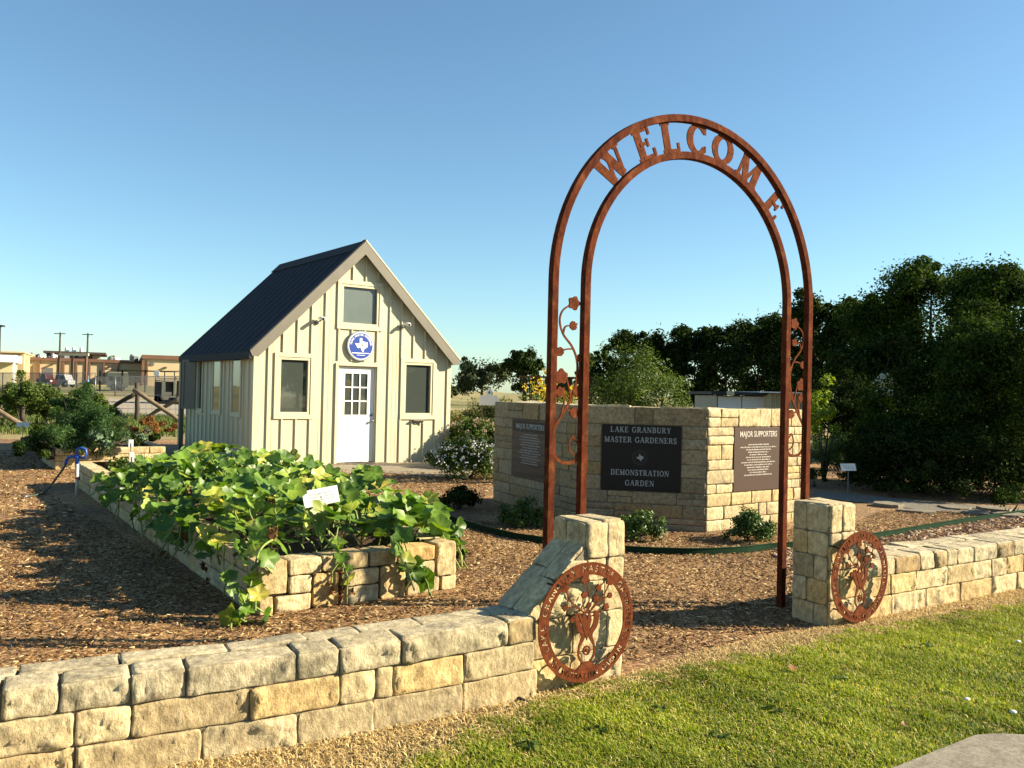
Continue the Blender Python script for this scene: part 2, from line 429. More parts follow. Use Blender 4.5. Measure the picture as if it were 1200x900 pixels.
LM['cabbage'] = leafM('blue_green_leaf', [(0, (.07, .13, .07)), (1, (.16, .24, .13))], .15, .5)
LM['vine'] = leafM('vine_leaf', [(0, (.05, .09, .015)), (.8, (.10, .16, .03)), (1, (.2, .24, .05))], .25, .55, 1.2)
LM['rust'] = leafM('dry_brush', [(0, (.14, .06, .02)), (1, (.33, .16, .05))], .2, .8, 2)
LM['pinkish'] = leafM('faded_bloom', [(0, (.26, .19, .13)), (1, (.45, .36, .26))], .2, .8)
LM['whitebloom'] = leafM('white_bloom', [(0, (.62, .64, .58)), (1, (.8, .8, .76))], .15, .7)
LM['redbloom'] = leafM('red_bloom', [(0, (.35, .06, .04)), (1, (.5, .16, .06))], .2, .7)
LM['yellow'] = leafM('yellow_bloom', [(0, (.70, .45, .02)), (1, (.85, .62, .05))], .25, .6)
LM['grass'] = leafM('grass_blade', k=1.02, stops= [(0, (.115, .175, .018)), (.5, (.215, .28, .03)), (.85, (.335, .345, .05)), (1, (.50, .40, .14))], trans=.3, rough=.55, scale=1.3)
LM['straw'] = leafM('dry_straw', k=1.05, stops= [(0, (.30, .20, .075)), (.6, (.46, .34, .15)), (1, (.66, .53, .27))], trans=.15, rough=.8)
LM['meadow'] = leafM('meadow_blade', [(0, (.20, .19, .06)), (1, (.42, .34, .14))], .25, .8)
LM['chip'] = leafM('mulch_chip', [(0, (.06, .025, .008)), (.35, (.14, .066, .021)), (.62, (.25, .132, .046)), (.82, (.40, .25, .10)), (1, (.68, .53, .29))], 0, .9)
LM['palechip'] = leafM('bark_chunk', [(0, (.07, .035, .025)), (.4, (.2, .1, .07)), (.75, (.45, .33, .22)), (1, (.6, .5, .36))], 0, .9)

# ------------------------------------------------------------------ helpers: leaves, blades, stones
def unit(v): return v / (np.linalg.norm(v, axis=-1, keepdims=True) + 1e-9)
def leaves_np(P, N, size, aspect=.55, fold=.25, upb=.3, r=rng):
    """one folded diamond-shaped leaf (two triangles sharing the midrib) per point"""
    n = len(P)
    nn = unit(N * .7 + r.normal(size=(n, 3)) * .6 + np.array([0, 0, upb]))
    a = unit(np.cross(nn, r.normal(size=(n, 3)))); b = np.cross(nn, a)
    L = (size * r.uniform(.6, 1.25, n))[:, None]
    W = L * aspect
    V = np.stack([P - a * L / 2, P + b * W / 2 + nn * W * fold, P + a * L / 2, P - b * W / 2 + nn * W * fold], 1).reshape(-1, 3)
    i = np.arange(n)[:, None] * 4
    F = np.concatenate([i + [[0, 2, 1]], i + [[0, 3, 2]]], 1).reshape(-1, 3)
    return V, F
def shell_points(c, rad, n, fill=.45, r=rng):
    d = unit(r.normal(size=(n, 3)))
    k = fill + (1 - fill) * r.random(n) ** .6
    return np.asarray(c) + d * k[:, None] * np.asarray(rad), d
def clumps(c, rad, k, cr, r=rng, low=-.7, jag=.25):
    """k clump centres spread through a crown volume"""
    out = []
    while len(out) < k:
        d = unit(r.normal(size=3))
        if d[2] < low: continue
        if low < -.8:                                   # foliage down to the ground: upright sides
            z = r.uniform(-1, 1); a = r.uniform(0, 2 * PI); w_ = max(.12, 1 - max(z, 0) ** 2.2) ** .5
            d = np.array((math.cos(a) * w_, math.sin(a) * w_, z)); q = np.array((r.random() ** .4 * (1 + np.clip(r.normal(), -2, 1.2) * jag * .35),) * 2 + (1 + np.clip(r.normal(), -2, .8) * jag * .2,))
        else: q = r.random() ** .45 * (1 + r.normal() * jag * .5)
        out.append((np.asarray(c) + d * np.asarray(rad) * q, cr * r.uniform(.6, 1.25)))
    return out
def foliage(name, mat, parent, crowns, k, cr, nleaf, size, aspect=.55, upb=.3, low=-.7, r=rng, jag=.25, zmin=.03, filler=0):
    P, N = [], []
    wts = np.array([np.prod(rad) ** (2 / 3) for _, rad in crowns]); wts = wts / wts.sum(); low0 = low
    for ci, (c, rad) in enumerate(crowns):
        low = low0 if ci == 0 else max(low0, -.7)
        kk = max(5, int(round(k * wts[ci]))); cr_ = min(cr, min(rad) * .5)
        cl = clumps(c, rad, kk, cr_, r, low, jag)
        per = max(4, int(nleaf * wts[ci] / kk))
        for cc, rr in cl:
            p, d = shell_points(cc, np.array([rr, rr, rr * .8]), per, .25, r)
            P.append(p); N.append(d * .6 + unit(cc - np.asarray(c)) * .6)
        if filler:
            nf = int(nleaf * filler * wts[ci]); d = unit(r.normal(size=(nf, 3)))
            if low < -.8:
                zz = r.uniform(-1, 1, nf); a = r.uniform(0, 2 * PI, nf); w_ = np.sqrt(np.clip(1 - np.clip(zz, 0, 1) ** 2.2, .02, 1)); d = np.stack([np.cos(a) * w_, np.sin(a) * w_, zz], 1)
            lump = 1 + .20 * np.sin(d[:, 0] * 7 + d[:, 2] * 5 + r.uniform(0, 6)) * np.sin(d[:, 1] * 6 - d[:, 2] * 8) + .11 * np.sin(d[:, 0] * 17 - d[:, 2] * 19 + 2 * np.sin(d[:, 1] * 11)) + .05 * np.sin(d[:, 0] * 41 + d[:, 1] * 37 - d[:, 2] * 33)
            q_ = (.55 + .45 * r.random(nf) ** .5) * lump * (1 + .05 * r.normal(size=nf))
            P.append(np.asarray(c) + d * np.asarray(rad) * q_[:, None]); N.append(d)
    P = np.concatenate(P); N = np.concatenate(N)
    ok = P[:, 2] > zmin
    V, F = leaves_np(P[ok], N[ok], size, aspect, upb=upb, r=r)
    return np_mesh(name, V, F, mat, parent)
def blades(name, mat, P, h, wd, lean=.5, parent=None, r=rng, kind=None, curve=True):
    n = len(P)
    a = r.uniform(0, 2 * PI, n)
    H = np.asarray(h) * r.uniform(.55, 1.3, n)
    d = np.stack([np.cos(a), np.sin(a), np.zeros(n)], 1); q = np.stack([-np.sin(a), np.cos(a), np.zeros(n)], 1)
    W = (wd * r.uniform(.7, 1.2, n))[:, None]
    le = (lean * r.uniform(.1, 1.2, n))[:, None]
    up = np.array([0, 0, 1.])
    m = P + up * H[:, None] * .55 + d * H[:, None] * le * .3
    t = P + up * H[:, None] * (1 - .3 * le) + d * H[:, None] * le
    V = np.stack([P - q * W / 2, P + q * W / 2, m + q * W * .4, m - q * W * .4, t], 1).reshape(-1, 3)
    i = np.arange(n)[:, None] * 5
    F = np.concatenate([i + [[0, 1, 2]], i + [[0, 2, 3]], i + [[3, 2, 4]]], 1).reshape(-1, 3)
    o = np_mesh(name, V, F, mat, parent)
    if kind: o['kind'] = kind
    return o
def in_poly(P, poly):
    x, y = P[:, 0], P[:, 1]; res = np.zeros(len(P), bool); n = len(poly); j = n - 1
    for i in range(n):
        xi, yi = poly[i]; xj, yj = poly[j]
        cnd = ((yi > y) != (yj > y)) & (x < (xj - xi) * (y - yi) / (yj - yi + 1e-12) + xi)
        res ^= cnd; j = i
    return res
def scatter(poly, dens, r=rng):
    p = np.array(poly); lo, hi = p.min(0), p.max(0)
    n = int((hi - lo).prod() * dens)
    P = lo + r.random((n, 2)) * (hi - lo)
    P = P[in_poly(P, poly)]
    return np.concatenate([P, np.zeros((len(P), 1))], 1)

PAL = [(1, 1, 1), (1.05, 1.03, .97), (.95, .9, .82), (1.0, .88, .66), (.86, .84, .80), (1.1, 1.08, 1.02), (.92, .86, .74)]
PALCAP = [(1, 1, 1), (.95, .95, .93), (.92, .74, .50), (.88, .87, .84), (1.06, 1.04, 1.0), (.72, .63, .48)]
def smooth01(x): x = np.clip(x, 0, 1); return x * x * (3 - 2 * x)
def stones(mb, fr, rects, bulge=.022, rough=.011, depth=.1, gap=.006, res=.014, pal=PAL, round_=.008, clip=None, r=rng, cols=None):
    """rock-faced blocks: every rect (s0,s1,h0,h1) becomes its own pitched, chipped block in the frame"""
    for k, (s0, s1, h0, h1) in enumerate(rects):
        s0 += gap * r.uniform(.3, .8); s1 -= gap * r.uniform(.3, .8); h0 += gap * r.uniform(.2, .7); h1 -= gap * r.uniform(.2, .7)
        ns = max(4, int((s1 - s0) / res)); nh = max(4, int((h1 - h0) / res))
        A, B = np.meshgrid(np.linspace(0, 1, ns + 1), np.linspace(0, 1, nh + 1), indexing='ij')
        # denser rows near the arris
        A = A - .115 * np.sin(2 * PI * A); B = B - .115 * np.sin(2 * PI * B)
        Ls, Lh = s1 - s0, h1 - h0
        ed = np.minimum(np.minimum(A * Ls, (1 - A) * Ls), np.minimum(B * Lh, (1 - B) * Lh))
        nz = np.zeros_like(A)
        for f, am in ((5, .42), (13, .30), (32, .26), (68, .22)):
            for _ in range(2):
                th = r.uniform(0, PI); ph = r.uniform(0, 2 * PI)
                nz += am * np.sin(f * (A * Ls * math.cos(th) + B * Lh * math.sin(th)) * 2.2 + ph + 1.5 * np.sin(f * .7 * (A * Ls * math.sin(th) - B * Lh * math.cos(th)) * 2.2 + ph * 2))
        nz += r.normal(size=A.shape) * .22
        e = smooth01(ed / round_)
        tx_, th_ = r.normal() * .022, r.normal() * .03
        t = (bulge + r.normal() * .003) * (.72 + .28 * e) + rough * (nz + .9 * np.abs(nz) - .5) * (.25 + .75 * smooth01(ed / .03)) + tx_ * (A - .5) * Ls + th_ * (B - .5) * Lh
        t = np.maximum(t, .6 * bulge - .001)
        wob = .0022 * np.sin(A * Ls * 40 + r.uniform(0, 6)) ; wob2 = .0022 * np.sin(B * Lh * 40 + r.uniform(0, 6))
        rc = .0035 * r.uniform(.3, 1.8) * (1 - smooth01(np.minimum(A, 1 - A) * Ls / .022)) * (1 - smooth01(np.minimum(B, 1 - B) * Lh / .022))
        s_ = s0 + A * Ls + wob2 * (1 - e) + rc * np.sign(.5 - A)
        h_ = h0 + B * Lh + wob * (1 - e) + rc * np.sign(.5 - B)
        if clip is not None: h_ = np.minimum(h_, clip(s_) - .002 * r.random())
        V = fr(s_, h_, t).reshape(-1, 3)
        idx = np.arange((ns + 1) * (nh + 1)).reshape(ns + 1, nh + 1)
        F = np.stack([idx[:-1, :-1], idx[1:, :-1], idx[1:, 1:], idx[:-1, 1:]], -1).reshape(-1, 4)
        loop = np.concatenate([idx[:-1, 0], idx[-1, :-1], idx[::-1, -1][:-1], idx[0, ::-1][:-1]])
        lv = fr(s_.ravel()[loop], h_.ravel()[loop], np.full(len(loop), -depth))
        b = len(V); m = len(loop)
        F2 = np.stack([loop, b + np.arange(m), b + (np.arange(m) + 1) % m, np.roll(loop, -1)], 1)
        c = cols[k] if cols is not None and cols[k] is not None else pal[int(r.integers(len(pal)))]
        j = 1 + r.normal() * .05
        mb.add(np.concatenate([V, lv]), F.tolist() + F2.tolist(), tuple(x * j for x in c), smooth=True); mb.sm[-len(F2):] = [False] * len(F2)
def ashlar(s0, s1, hs, wmin, wmax, holes=(), r=rng):
    """courses hs (list of heights) cut into random lengths, kept clear of the holes"""
    out = []
    for h0, h1 in zip(hs[:-1], hs[1:]):
        spans = [(s0, s1)]
        for (a0, a1, b0, b1) in holes:
            if h1 > b0 + .01 and h0 < b1 - .01:
                ns = []
                for a, b in spans:
                    if a0 > a: ns.append((a, min(b, a0)))
                    if a1 < b: ns.append((max(a, a1), b))
                spans = ns
        for a, b in spans:
            x = a
            while x < b - .01:
                L = r.uniform(wmin, wmax)
                if b - x - L < wmin: L = b - x if b - x < wmax * 1.3 else (b - x) / 2
                if L > wmin * 1.6 and h1 - h0 > .14 and r.random() < .25:
                    m = h0 + (h1 - h0) * r.uniform(.4, .6)
                    out += [(x, x + L, h0, m), (x, x + L, m, h1)]
                else: out.append((x, x + L, h0, h1))
                x += L
    return out

# ---- serif stroke letters
def A_(cx, cy, rx, ry, a0, a1, w0, w1=None):
    n = 18; w1 = w0 if w1 is None else w1
    t = np.radians(np.linspace(a0, a1, n))
    return ('r', np.stack([cx + rx * np.cos(t), cy + ry * np.sin(t)], 1), w1 + (w0 - w1) * np.abs(np.cos(t)))
def L_(x0, y0, x1, y1, w_): return ('r', np.array([(x0, y0), (x1, y1)], float), w_)
def S_(x, y, l): return L_(x - l / 2, y + (.04 if y < .5 else -.04), x + l / 2, y + (.04 if y < .5 else -.04), .08)
T, t_ = .2, .09
GL = {
 'A': (.92, [L_(.13, .06, .44, 1, t_), L_(.79, .06, .47, 1, T), L_(.25, .36, .66, .36, t_ * .9), S_(.13, 0, .3), S_(.79, 0, .34)]),
 'B': (.8, [L_(.2, 0, .2, 1, T), S_(.18, 0, .34), S_(.18, 1, .34), A_(.4, .74, .24, .22, -90, 90, T * .9, t_), A_(.42, .27, .28, .23, -90, 90, T, t_), L_(.2, .5, .42, .5, t_), L_(.2, .04, .42, .04, t_), L_(.2, .96, .4, .96, t_)]),
 'C': (.86, [A_(.47, .5, .36, .46, 42, 318, T, t_), L_(.75, .7, .75, .97, .08), L_(.75, .12, .77, .3, .06)]),
 'D': (.9, [L_(.2, 0, .2, 1, T), S_(.18, 0, .34), S_(.18, 1, .34), A_(.4, .5, .38, .46, -90, 90, T, t_), L_(.2, .04, .4, .04, t_), L_(.2, .96, .4, .96, t_)]),
 'E': (.8, [L_(.2, 0, .2, 1, T), S_(.18, 0, .34), S_(.18, 1, .34), L_(.2, .955, .68, .955, t_), L_(.2, .045, .72, .045, t_), L_(.2, .51, .52, .51, t_), L_(.66, .74, .66, .99, .07), L_(.7, .01, .7, .28, .07), L_(.51, .37, .51, .65, .06)]),
 'G': (.94, [A_(.47, .5, .36, .46, 42, 330, T, t_), L_(.75, .7, .75, .97, .08), L_(.77, .06, .77, .42, T * .9), S_(.76, .44, .3)]),
 'I': (.42, [L_(.21, 0, .21, 1, T), S_(.21, 0, .36), S_(.21, 1, .36)]),
 'K': (.9, [L_(.2, 0, .2, 1, T), S_(.18, 0, .34), S_(.18, 1, .34), L_(.28, .42, .7, .97, t_), L_(.4, .56, .76, .05, T * .95), S_(.7, 1, .3), S_(.78, 0, .3)]),
 'L': (.76, [L_(.2, 0, .2, 1, T), S_(.2, 0, .36), S_(.2, 1, .38), L_(.2, .045, .68, .045, t_), L_(.66, .01, .66, .3, .07)]),
 'M': (1.08, [L_(.16, .02, .16, .98, t_), L_(.18, .98, .52, .05, T), L_(.52, .05, .86, .98, t_), L_(.9, .02, .9, .98, T), S_(.16, 0, .28), S_(.9, 0, .34), S_(.14, 1, .26), S_(.92, 1, .28)]),
 'N': (.95, [L_(.16, .02, .16, .98, t_), L_(.18, .97, .78, .04, T * .95), L_(.79, .02, .79, .98, t_), S_(.16, 0, .28), S_(.12, 1, .26), S_(.79, 1, .28)]),
 'O': (.94, [A_(.47, .5, .36, .45, 0, 360, T, t_)]),
 'R': (.88, [L_(.2, 0, .2, 1, T), S_(.18, 0, .34), S_(.18, 1, .34), A_(.4, .73, .25, .23, -90, 90, T * .9, t_), L_(.2, .96, .4, .96, t_), L_(.2, .5, .42, .5, t_), L_(.44, .5, .74, .05, T * .9), S_(.78, 0, .22)]),
 'S': (.68, [A_(.34, .73, .21, .23, 30, 270, T * .8, T * .7), A_(.34, .27, .24, .23, 90, -150, T * .9, T * .7), L_(.56, .68, .56, .97, .07), L_(.1, .03, .1, .33, .07)]),
 'T': (.8, [L_(.4, 0, .4, 1, T), S_(.4, 0, .36), L_(.06, .955, .74, .955, t_), L_(.09, .7, .09, .99, .07), L_(.71, .7, .71, .99, .07)]),
 'U': (.9, [L_(.19, .3, .19, .98, T), L_(.72, .3, .72, .98, t_), A_(.455, .32, .265, .28, 180, 360, T, t_), S_(.19, 1, .36), S_(.73, 1, .28)]),
 'W': (1.22, [L_(.14, .97, .4, .04, T), L_(.4, .04, .62, .9, t_), L_(.58, .97, .84, .04, T), L_(.84, .04, 1.06, .97, t_), S_(.15, 1, .32), S_(.58, 1, .3), S_(1.06, 1, .26)]),
 'Y': (.86, [L_(.44, 0, .44, .46, T), L_(.14, .97, .44, .42, T * .95), L_(.72, .97, .46, .42, t_), S_(.44, 0, .34), S_(.14, 1, .3), S_(.72, 1, .26)]),
}
def glyph(mb, ch, place, t0, t1, bold=1.0, eps=.0006):
    adv, prims = GL[ch]
    for k, (_, pts, wd) in enumerate(prims):
        P = np.array(pts); wd = np.broadcast_to(np.array(wd, float) * bold, (len(P),))
        mb.ribbon(lambda s, h, t: place(s, h, t), P, wd, t0, t1 + k * eps)
    return adv
def serif_line(mb, text, fr, sc_, hb, size, t0, t1, wx=.9, track=.08, space=.5):
    tot = sum(GL[c][0] * wx + track if c != ' ' else space for c in text) - track
    x = -tot / 2
    for c in text:
        if c == ' ': x += space; continue
        glyph(mb, c, lambda s, h, t, x=x: fr(sc_ + (x + np.asarray(s) * wx) * size, hb + np.asarray(h) * size, t), t0, t1, eps=.0002)
        x += GL[c][0] * wx + track
    return tot * size
def font_mesh(text, size, bold=0.0, extrude=.002, align='CENTER', xs=1.0):
    cu = bpy.data.curves.new('lettering', 'FONT'); cu.body = text; cu.size = size; cu.extrude = extrude; cu.offset = bold
    cu.align_x = align; cu.resolution_u = 3
    o = bpy.data.objects.new('lettering', cu); COL.objects.link(o)
    dg = bpy.context.evaluated_depsgraph_get(); dg.update()
    me = bpy.data.meshes.new_from_object(o.evaluated_get(dg))
    V = np.empty(len(me.vertices) * 3); me.vertices.foreach_get('co', V); V = V.reshape(-1, 3)
    Fc = [tuple(p.vertices) for p in me.polygons]
    bpy.data.objects.remove(o); bpy.data.curves.remove(cu); bpy.data.meshes.remove(me)
    V[:, 0] *= xs
    return V, Fc
def font_line(mb, text, fr, sc_, hb, size, t, bold=0, xs=1.0):
    V, Fc = font_mesh(text, size, bold, .0015, xs=xs)
    mb.add(fr(sc_ + V[:, 0], hb + V[:, 1], t + V[:, 2]), Fc)
def font_arc(mb, text, fr, cs, ch, rad, size, t, a0, a1, inward=False, bold=0, ex=.0015):
    """letters spread from angle a0 to a1 round a circle (degrees)"""
    n = len(text)
    for i, c in enumerate(text):
        if c == ' ': continue
        a = R(a0 + (a1 - a0) * i / (n - 1))
        V, Fc = font_mesh(c, size, bold, ex)
        V = V.copy(); V[:, 1] -= size * .34
        rot = a - PI / 2 if not inward else a + PI / 2
        x = V[:, 0] * math.cos(rot) - V[:, 1] * math.sin(rot); y = V[:, 0] * math.sin(rot) + V[:, 1] * math.cos(rot)
        mb.add(fr(cs + rad * math.cos(a) + x, ch + rad * math.sin(a) + y, t + V[:, 2]), Fc)
TEXAS = [(.36, 1), (.36, .60), (0, .60), (.02, .55), (.12, .43), (.17, .31), (.27, .24), (.34, .30), (.42, .31), (.50, .17), (.56, .03), (.68, -.02), (.68, .12), (.74, .21), (.88, .30), (.97, .36), (1.0, .50), (.97, .62), (.96, .72), (.88, .72), (.78, .73), (.66, .76), (.55, .80), (.55, 1)]

# ================================================================== GROUND
def terrain_sheet():
    xs = np.concatenate([np.linspace(-700, -90, 14), np.linspace(-80, 40, 61), np.linspace(50, 700, 14)])
    ys = np.concatenate([np.linspace(-60, -2, 8), np.linspace(0, 60, 61), np.linspace(64, 180, 30), np.linspace(200, 1500, 14)])
    X, Y = np.meshgrid(xs, ys, indexing='ij')
    Z = terrain(X, Y)
    V = np.stack([X, Y, Z], -1).reshape(-1, 3)
    idx = np.arange(X.size).reshape(X.shape)
    F = np.stack([idx[:-1, :-1], idx[1:, :-1], idx[1:, 1:], idx[:-1, 1:]], -1).reshape(-1, 4)
    tag(np_mesh('ground', V, F, MT['ground'], smooth=True), kind='structure')
terrain_sheet()
def sheet(name, poly, z, mat, sub=0):
    mb = MB(); mb.add([(x, y, z + terrain(x, y)) for x, y in poly], [tuple(range(len(poly)))])
    return tag(mb.build(name, mat), kind='structure')

YW = R(33)
UW = np.array([math.cos(YW), math.sin(YW)]); NW = np.array([math.sin(YW), -math.cos(YW)])
PL = np.array([.659, 4.994]); PR = np.array([2.27, 6.17])
# line of the left wall's front face, left to right, and of the right wall
LW = np.array([(-5.2, 1.70), (-3.4, 2.65), (-1.997, 3.375), (-.961, 3.895), (-.26, 4.325), (.14, 4.600)])
RW = np.array([PR + UW * .30, (2.894, 6.557), (3.634, 7.03), (4.509, 7.595), PR + UW * 6.5 + NW * .03])
lawn_edge = [(-5.2, 1.5), (-1.6, 3.30), (-.75, 3.66), (-.434, 4.011), (.222, 4.711), (.832, 5.067), (1.696, 5.638), (2.448, 6.144), (3.27, 6.591), (4.276, 7.199), (7.9, 9.55)]
mulch_poly = [tuple(p) for p in LW] + [(.66, 4.93), (2.3, 6.1)] + [tuple(p) for p in RW[1:]] + [(12, 11.5), (13, 18), (3, 26), (-6, 26.5), (-14, 24.2), (-26, 20), (-26, 3), (-9, -.2)]
mulch_poly = [(p[0], p[1]) for p in mulch_poly]
sheet('mulch_ground', mulch_poly, .006, MT['mulch'])
lawn_poly = lawn_edge + [(14, 9), (14, 0), (10, -6), (-8, -6)]
sheet('lawn', lawn_poly, .010, MT['lawn'])
straw_poly = [tuple(p) for p in LW] + [(.66, 4.97), (1.2, 5.42), (1.9, 5.92), (2.3, 6.16)] + [tuple(p) for p in RW[1:]] + lawn_edge[::-1]
sheet('straw_strip', straw_poly, .014, M('dry_thatch', (.34, .24, .11), (.24, .16, .075), 14, .95, .015, 40))
# sidewalk corner
sw = MB()
c0 = on_ground(1149, 866)[:2]; ea = on_ground(1065, 900)[:2] - c0; eb = on_ground(1200, 868.5)[:2] - c0
ea /= np.linalg.norm(ea); eb /= np.linalg.norm(eb)
sp = [c0 + ea * 5, c0 + ea * .06, c0 + eb * .06, c0 + eb * 5, c0 + ea * 5 + eb * 5]
sw.prism(Frame((0, 0, 0), (1, 0, 0), (0, 1, 0), (0, 0, 1)), [tuple(p) for p in sp], -.05, .035)
tag(sw.build('sidewalk', MT['concrete'], bevel=.008), kind='structure')
# pale gravel lot beyond the log fence
gp = [(px, py) for px, py in ((112, 482), (128, 463), (205, 462), (260, 464), (260, 486))]
lot = [at(px, py, d)[:2] for (px, py), d in zip(gp, (42, 66, 66, 66, 42))]
sheet('gravel_lot', [tuple(p) for p in lot], .03, MT['gravel'])
# bare strip in front of the shed door, and the walk under the trees
sheet('gravel_path', [tuple(on_ground(*p)[:2]) for p in ((300, 552), (392, 546), (442, 543), (527, 542), (560, 551), (548, 562), (500, 559), (440, 554), (380, 558))], .016, MT['path'])
sheet('gravel_walk', [tuple(on_ground(*p)[:2]) for p in ((955, 576), (1010, 581), (1070, 587), (1130, 592), (1210, 598), (1210, 606), (1150, 604), (1090, 600), (1030, 592), (955, 584))], .016, M('shaded_walk_gravel', (.24, .21, .165), (.18, .155, .12), 20, .95, .01, 60))  # tree shade is put into this darker gravel colour

# ================================================================== LOW WALLS AND PILLARS
def wallframe(path, hk0=1.0, hk1=1.0):
    d = np.concatenate([[0], np.cumsum(np.linalg.norm(np.diff(path, axis=0), axis=1))])
    ss = np.linspace(0, d[-1], 400)
    X = np.interp(ss, d, path[:, 0]); Y = np.interp(ss, d, path[:, 1])
    k = np.ones(41) / 41
    Xs = np.convolve(np.pad(X, 20, 'reflect', reflect_type='odd'), k, 'valid'); Ys = np.convolve(np.pad(Y, 20, 'reflect', reflect_type='odd'), k, 'valid')
    tx, ty = np.gradient(Xs), np.gradient(Ys); L = np.hypot(tx, ty); nx, ny = ty / L, -tx / L
    def fr(s, h, t):
        s, h, t = np.broadcast_arrays(np.asarray(s, float), np.asarray(h, float), np.asarray(t, float))
        x = np.interp(s, ss, Xs); y = np.interp(s, ss, Ys); a = np.interp(s, ss, nx); b = np.interp(s, ss, ny)
        # continue straight beyond the ends
        e0 = np.minimum(s, 0); e1 = np.maximum(s - d[-1], 0)
        x = x + e0 * tx[0] / L[0] + e1 * tx[-1] / L[-1]; y = y + e0 * ty[0] / L[0] + e1 * ty[-1] / L[-1]
        hk = np.interp(s, [0, d[-1]], [hk0, hk1])
        return np.stack([x + a * t, y + b * t, h * hk], -1)
    return fr, d[-1]
def px_to_s(fr, L, xs, h):
    g = np.linspace(0, L + .6, 900)
    P = proj(fr(g, np.full_like(g, h), np.zeros_like(g)))
    ok = fr(g, g * 0, g * 0)[:, 1] > 2.2
    return np.interp(xs, P[ok, 0], g[ok])
frL, LL = wallframe(LW, .875, 1.0)
frR, LR = wallframe(RW, 1.0, 1.0)
def low_wall(fr, L, cap, mid, bot, thick, label, rL, colsel, core1):
    t = thing('low_stone_wall', fr(L / 2, 0, 0), label, 'garden wall')
    H = (0, .165, .315, .452)
    mb = MB(); rects, cols = [], []
    for lst, (a, b) in ((bot, (0, .165)), (mid, (.165, .315))):
        for q in lst:
            h0, h1 = (a, b) if len(q) < 4 else (q[2], q[3])
            rects.append((q[0], q[1], h0, h1)); cols.append(None)
    stones(mb, fr, rects, bulge=.018, rough=.0085, depth=.12, r=rL, gap=.006)
    # end course seen from behind
    back = lambda s, h, tt: fr(L - np.asarray(s), h, -thick - np.asarray(tt))
    stones(mb, back, ashlar(0, L, (0, .2, .36), .3, .55, r=rL), bulge=.02, depth=.08, res=.05, r=rL)
    mb.build('block_course', MT['stone'], t)
    mb = MB()
    # cap stones: pitched front, flat worn top
    stones(mb, fr, [(a, b, .315, .438) for a, b in cap], bulge=.020, rough=.0085, depth=.10, r=rL, pal=PALCAP, round_=.012, gap=.006)
    top = lambda s, h, tt: fr(s, .428 + np.asarray(tt), -np.asarray(h))
    m = .52 * thick
    stones(mb, top, [(a + .004, b - .004, -.012, m) for a, b in cap], bulge=.014, rough=.003, depth=.05, res=.025, r=rL, pal=PAL[:1] + PALCAP[:2], round_=.012, gap=.006)
    x = 0; rr = []
    while x < L:
        w_ = rL.uniform(.22, .55); rr.append((x, min(L, x + w_), m, thick)); x += w_
    stones(mb, top, rr, bulge=.014, rough=.003, depth=.05, res=.025, r=rL, pal=PAL[:1] + PALCAP[:2], round_=.012, gap=.007)
    mb.build('cap_stone', MT['stone_cap'], t)
    mb = MB()
    n = 60; g = np.linspace(.01, core1, n)
    V = np.concatenate([fr(g, 0, .005), fr(g, .418, .005), fr(g, .418, -thick + .01), fr(g, 0, -thick + .01)])
    F = [(i + k * n, i + 1 + k * n, i + 1 + ((k + 1) % 4) * n, i + ((k + 1) % 4) * n) for k in range(4) for i in range(n - 1)] + [(0, n, 2 * n, 3 * n), (n - 1, 4 * n - 1, 3 * n - 1, 2 * n - 1)]
    mb.add(V, F); mb.build('mortar_core', MT['mortar'], t)
    return t
rL = np.random.default_rng(3)
def bounds(fr, L, px, h, s0, s1, wid, r):
    s = list(px_to_s(fr, L, np.array(px, float), h))
    out = []; x = s[0]; pre = []
    while x > s0 + .12:
        w_ = r.uniform(*wid); pre.append((max(s0, x - w_), x)); x -= w_
    out = pre[::-1] + list(zip(s[:-1], s[1:]))
    x = s[-1]
    while x < s1 - .12:
        w_ = r.uniform(*wid); out.append((x, min(s1, x + w_))); x += w_
    return out
capL = bounds(frL, LL, [0, 69, 153, 218, 347, 397, 469, 593, 627], .38, 0, LL, (.2, .4), rL)
midL = bounds(frL, LL, [87, 153, 292, 397, 439, 459, 541, 624], .24, 0, LL, (.25, .45), rL)
botL = bounds(frL, LL, [87, 236, 348, 436, 540, 628], .08, 0, LL, (.3, .5), rL)
low_wall(frL, LL, capL, midL, botL, .31, 'low curved wall of tan limestone blocks in the left foreground', rL, None, LL)
rL = np.random.default_rng(11)
capR = bounds(frR, LR, [1012, 1047, 1076, 1093, 1108, 1120, 1139, 1167, 1186], .38, 0, LR, (.2, .35), rL)
midR = bounds(frR, LR, [1005, 1042, 1072, 1108, 1139, 1160, 1177, 1198], .24, 0, LR, (.2, .38), rL)
botR = bounds(frR, LR, [1008, 1043, 1083, 1123, 1160, 1190], .08, 0, LR, (.25, .42), rL)
low_wall(frR, LR, capR, midR, botR, .40, 'low tan limestone wall running off to the right beside the lawn', rL, None, LR)

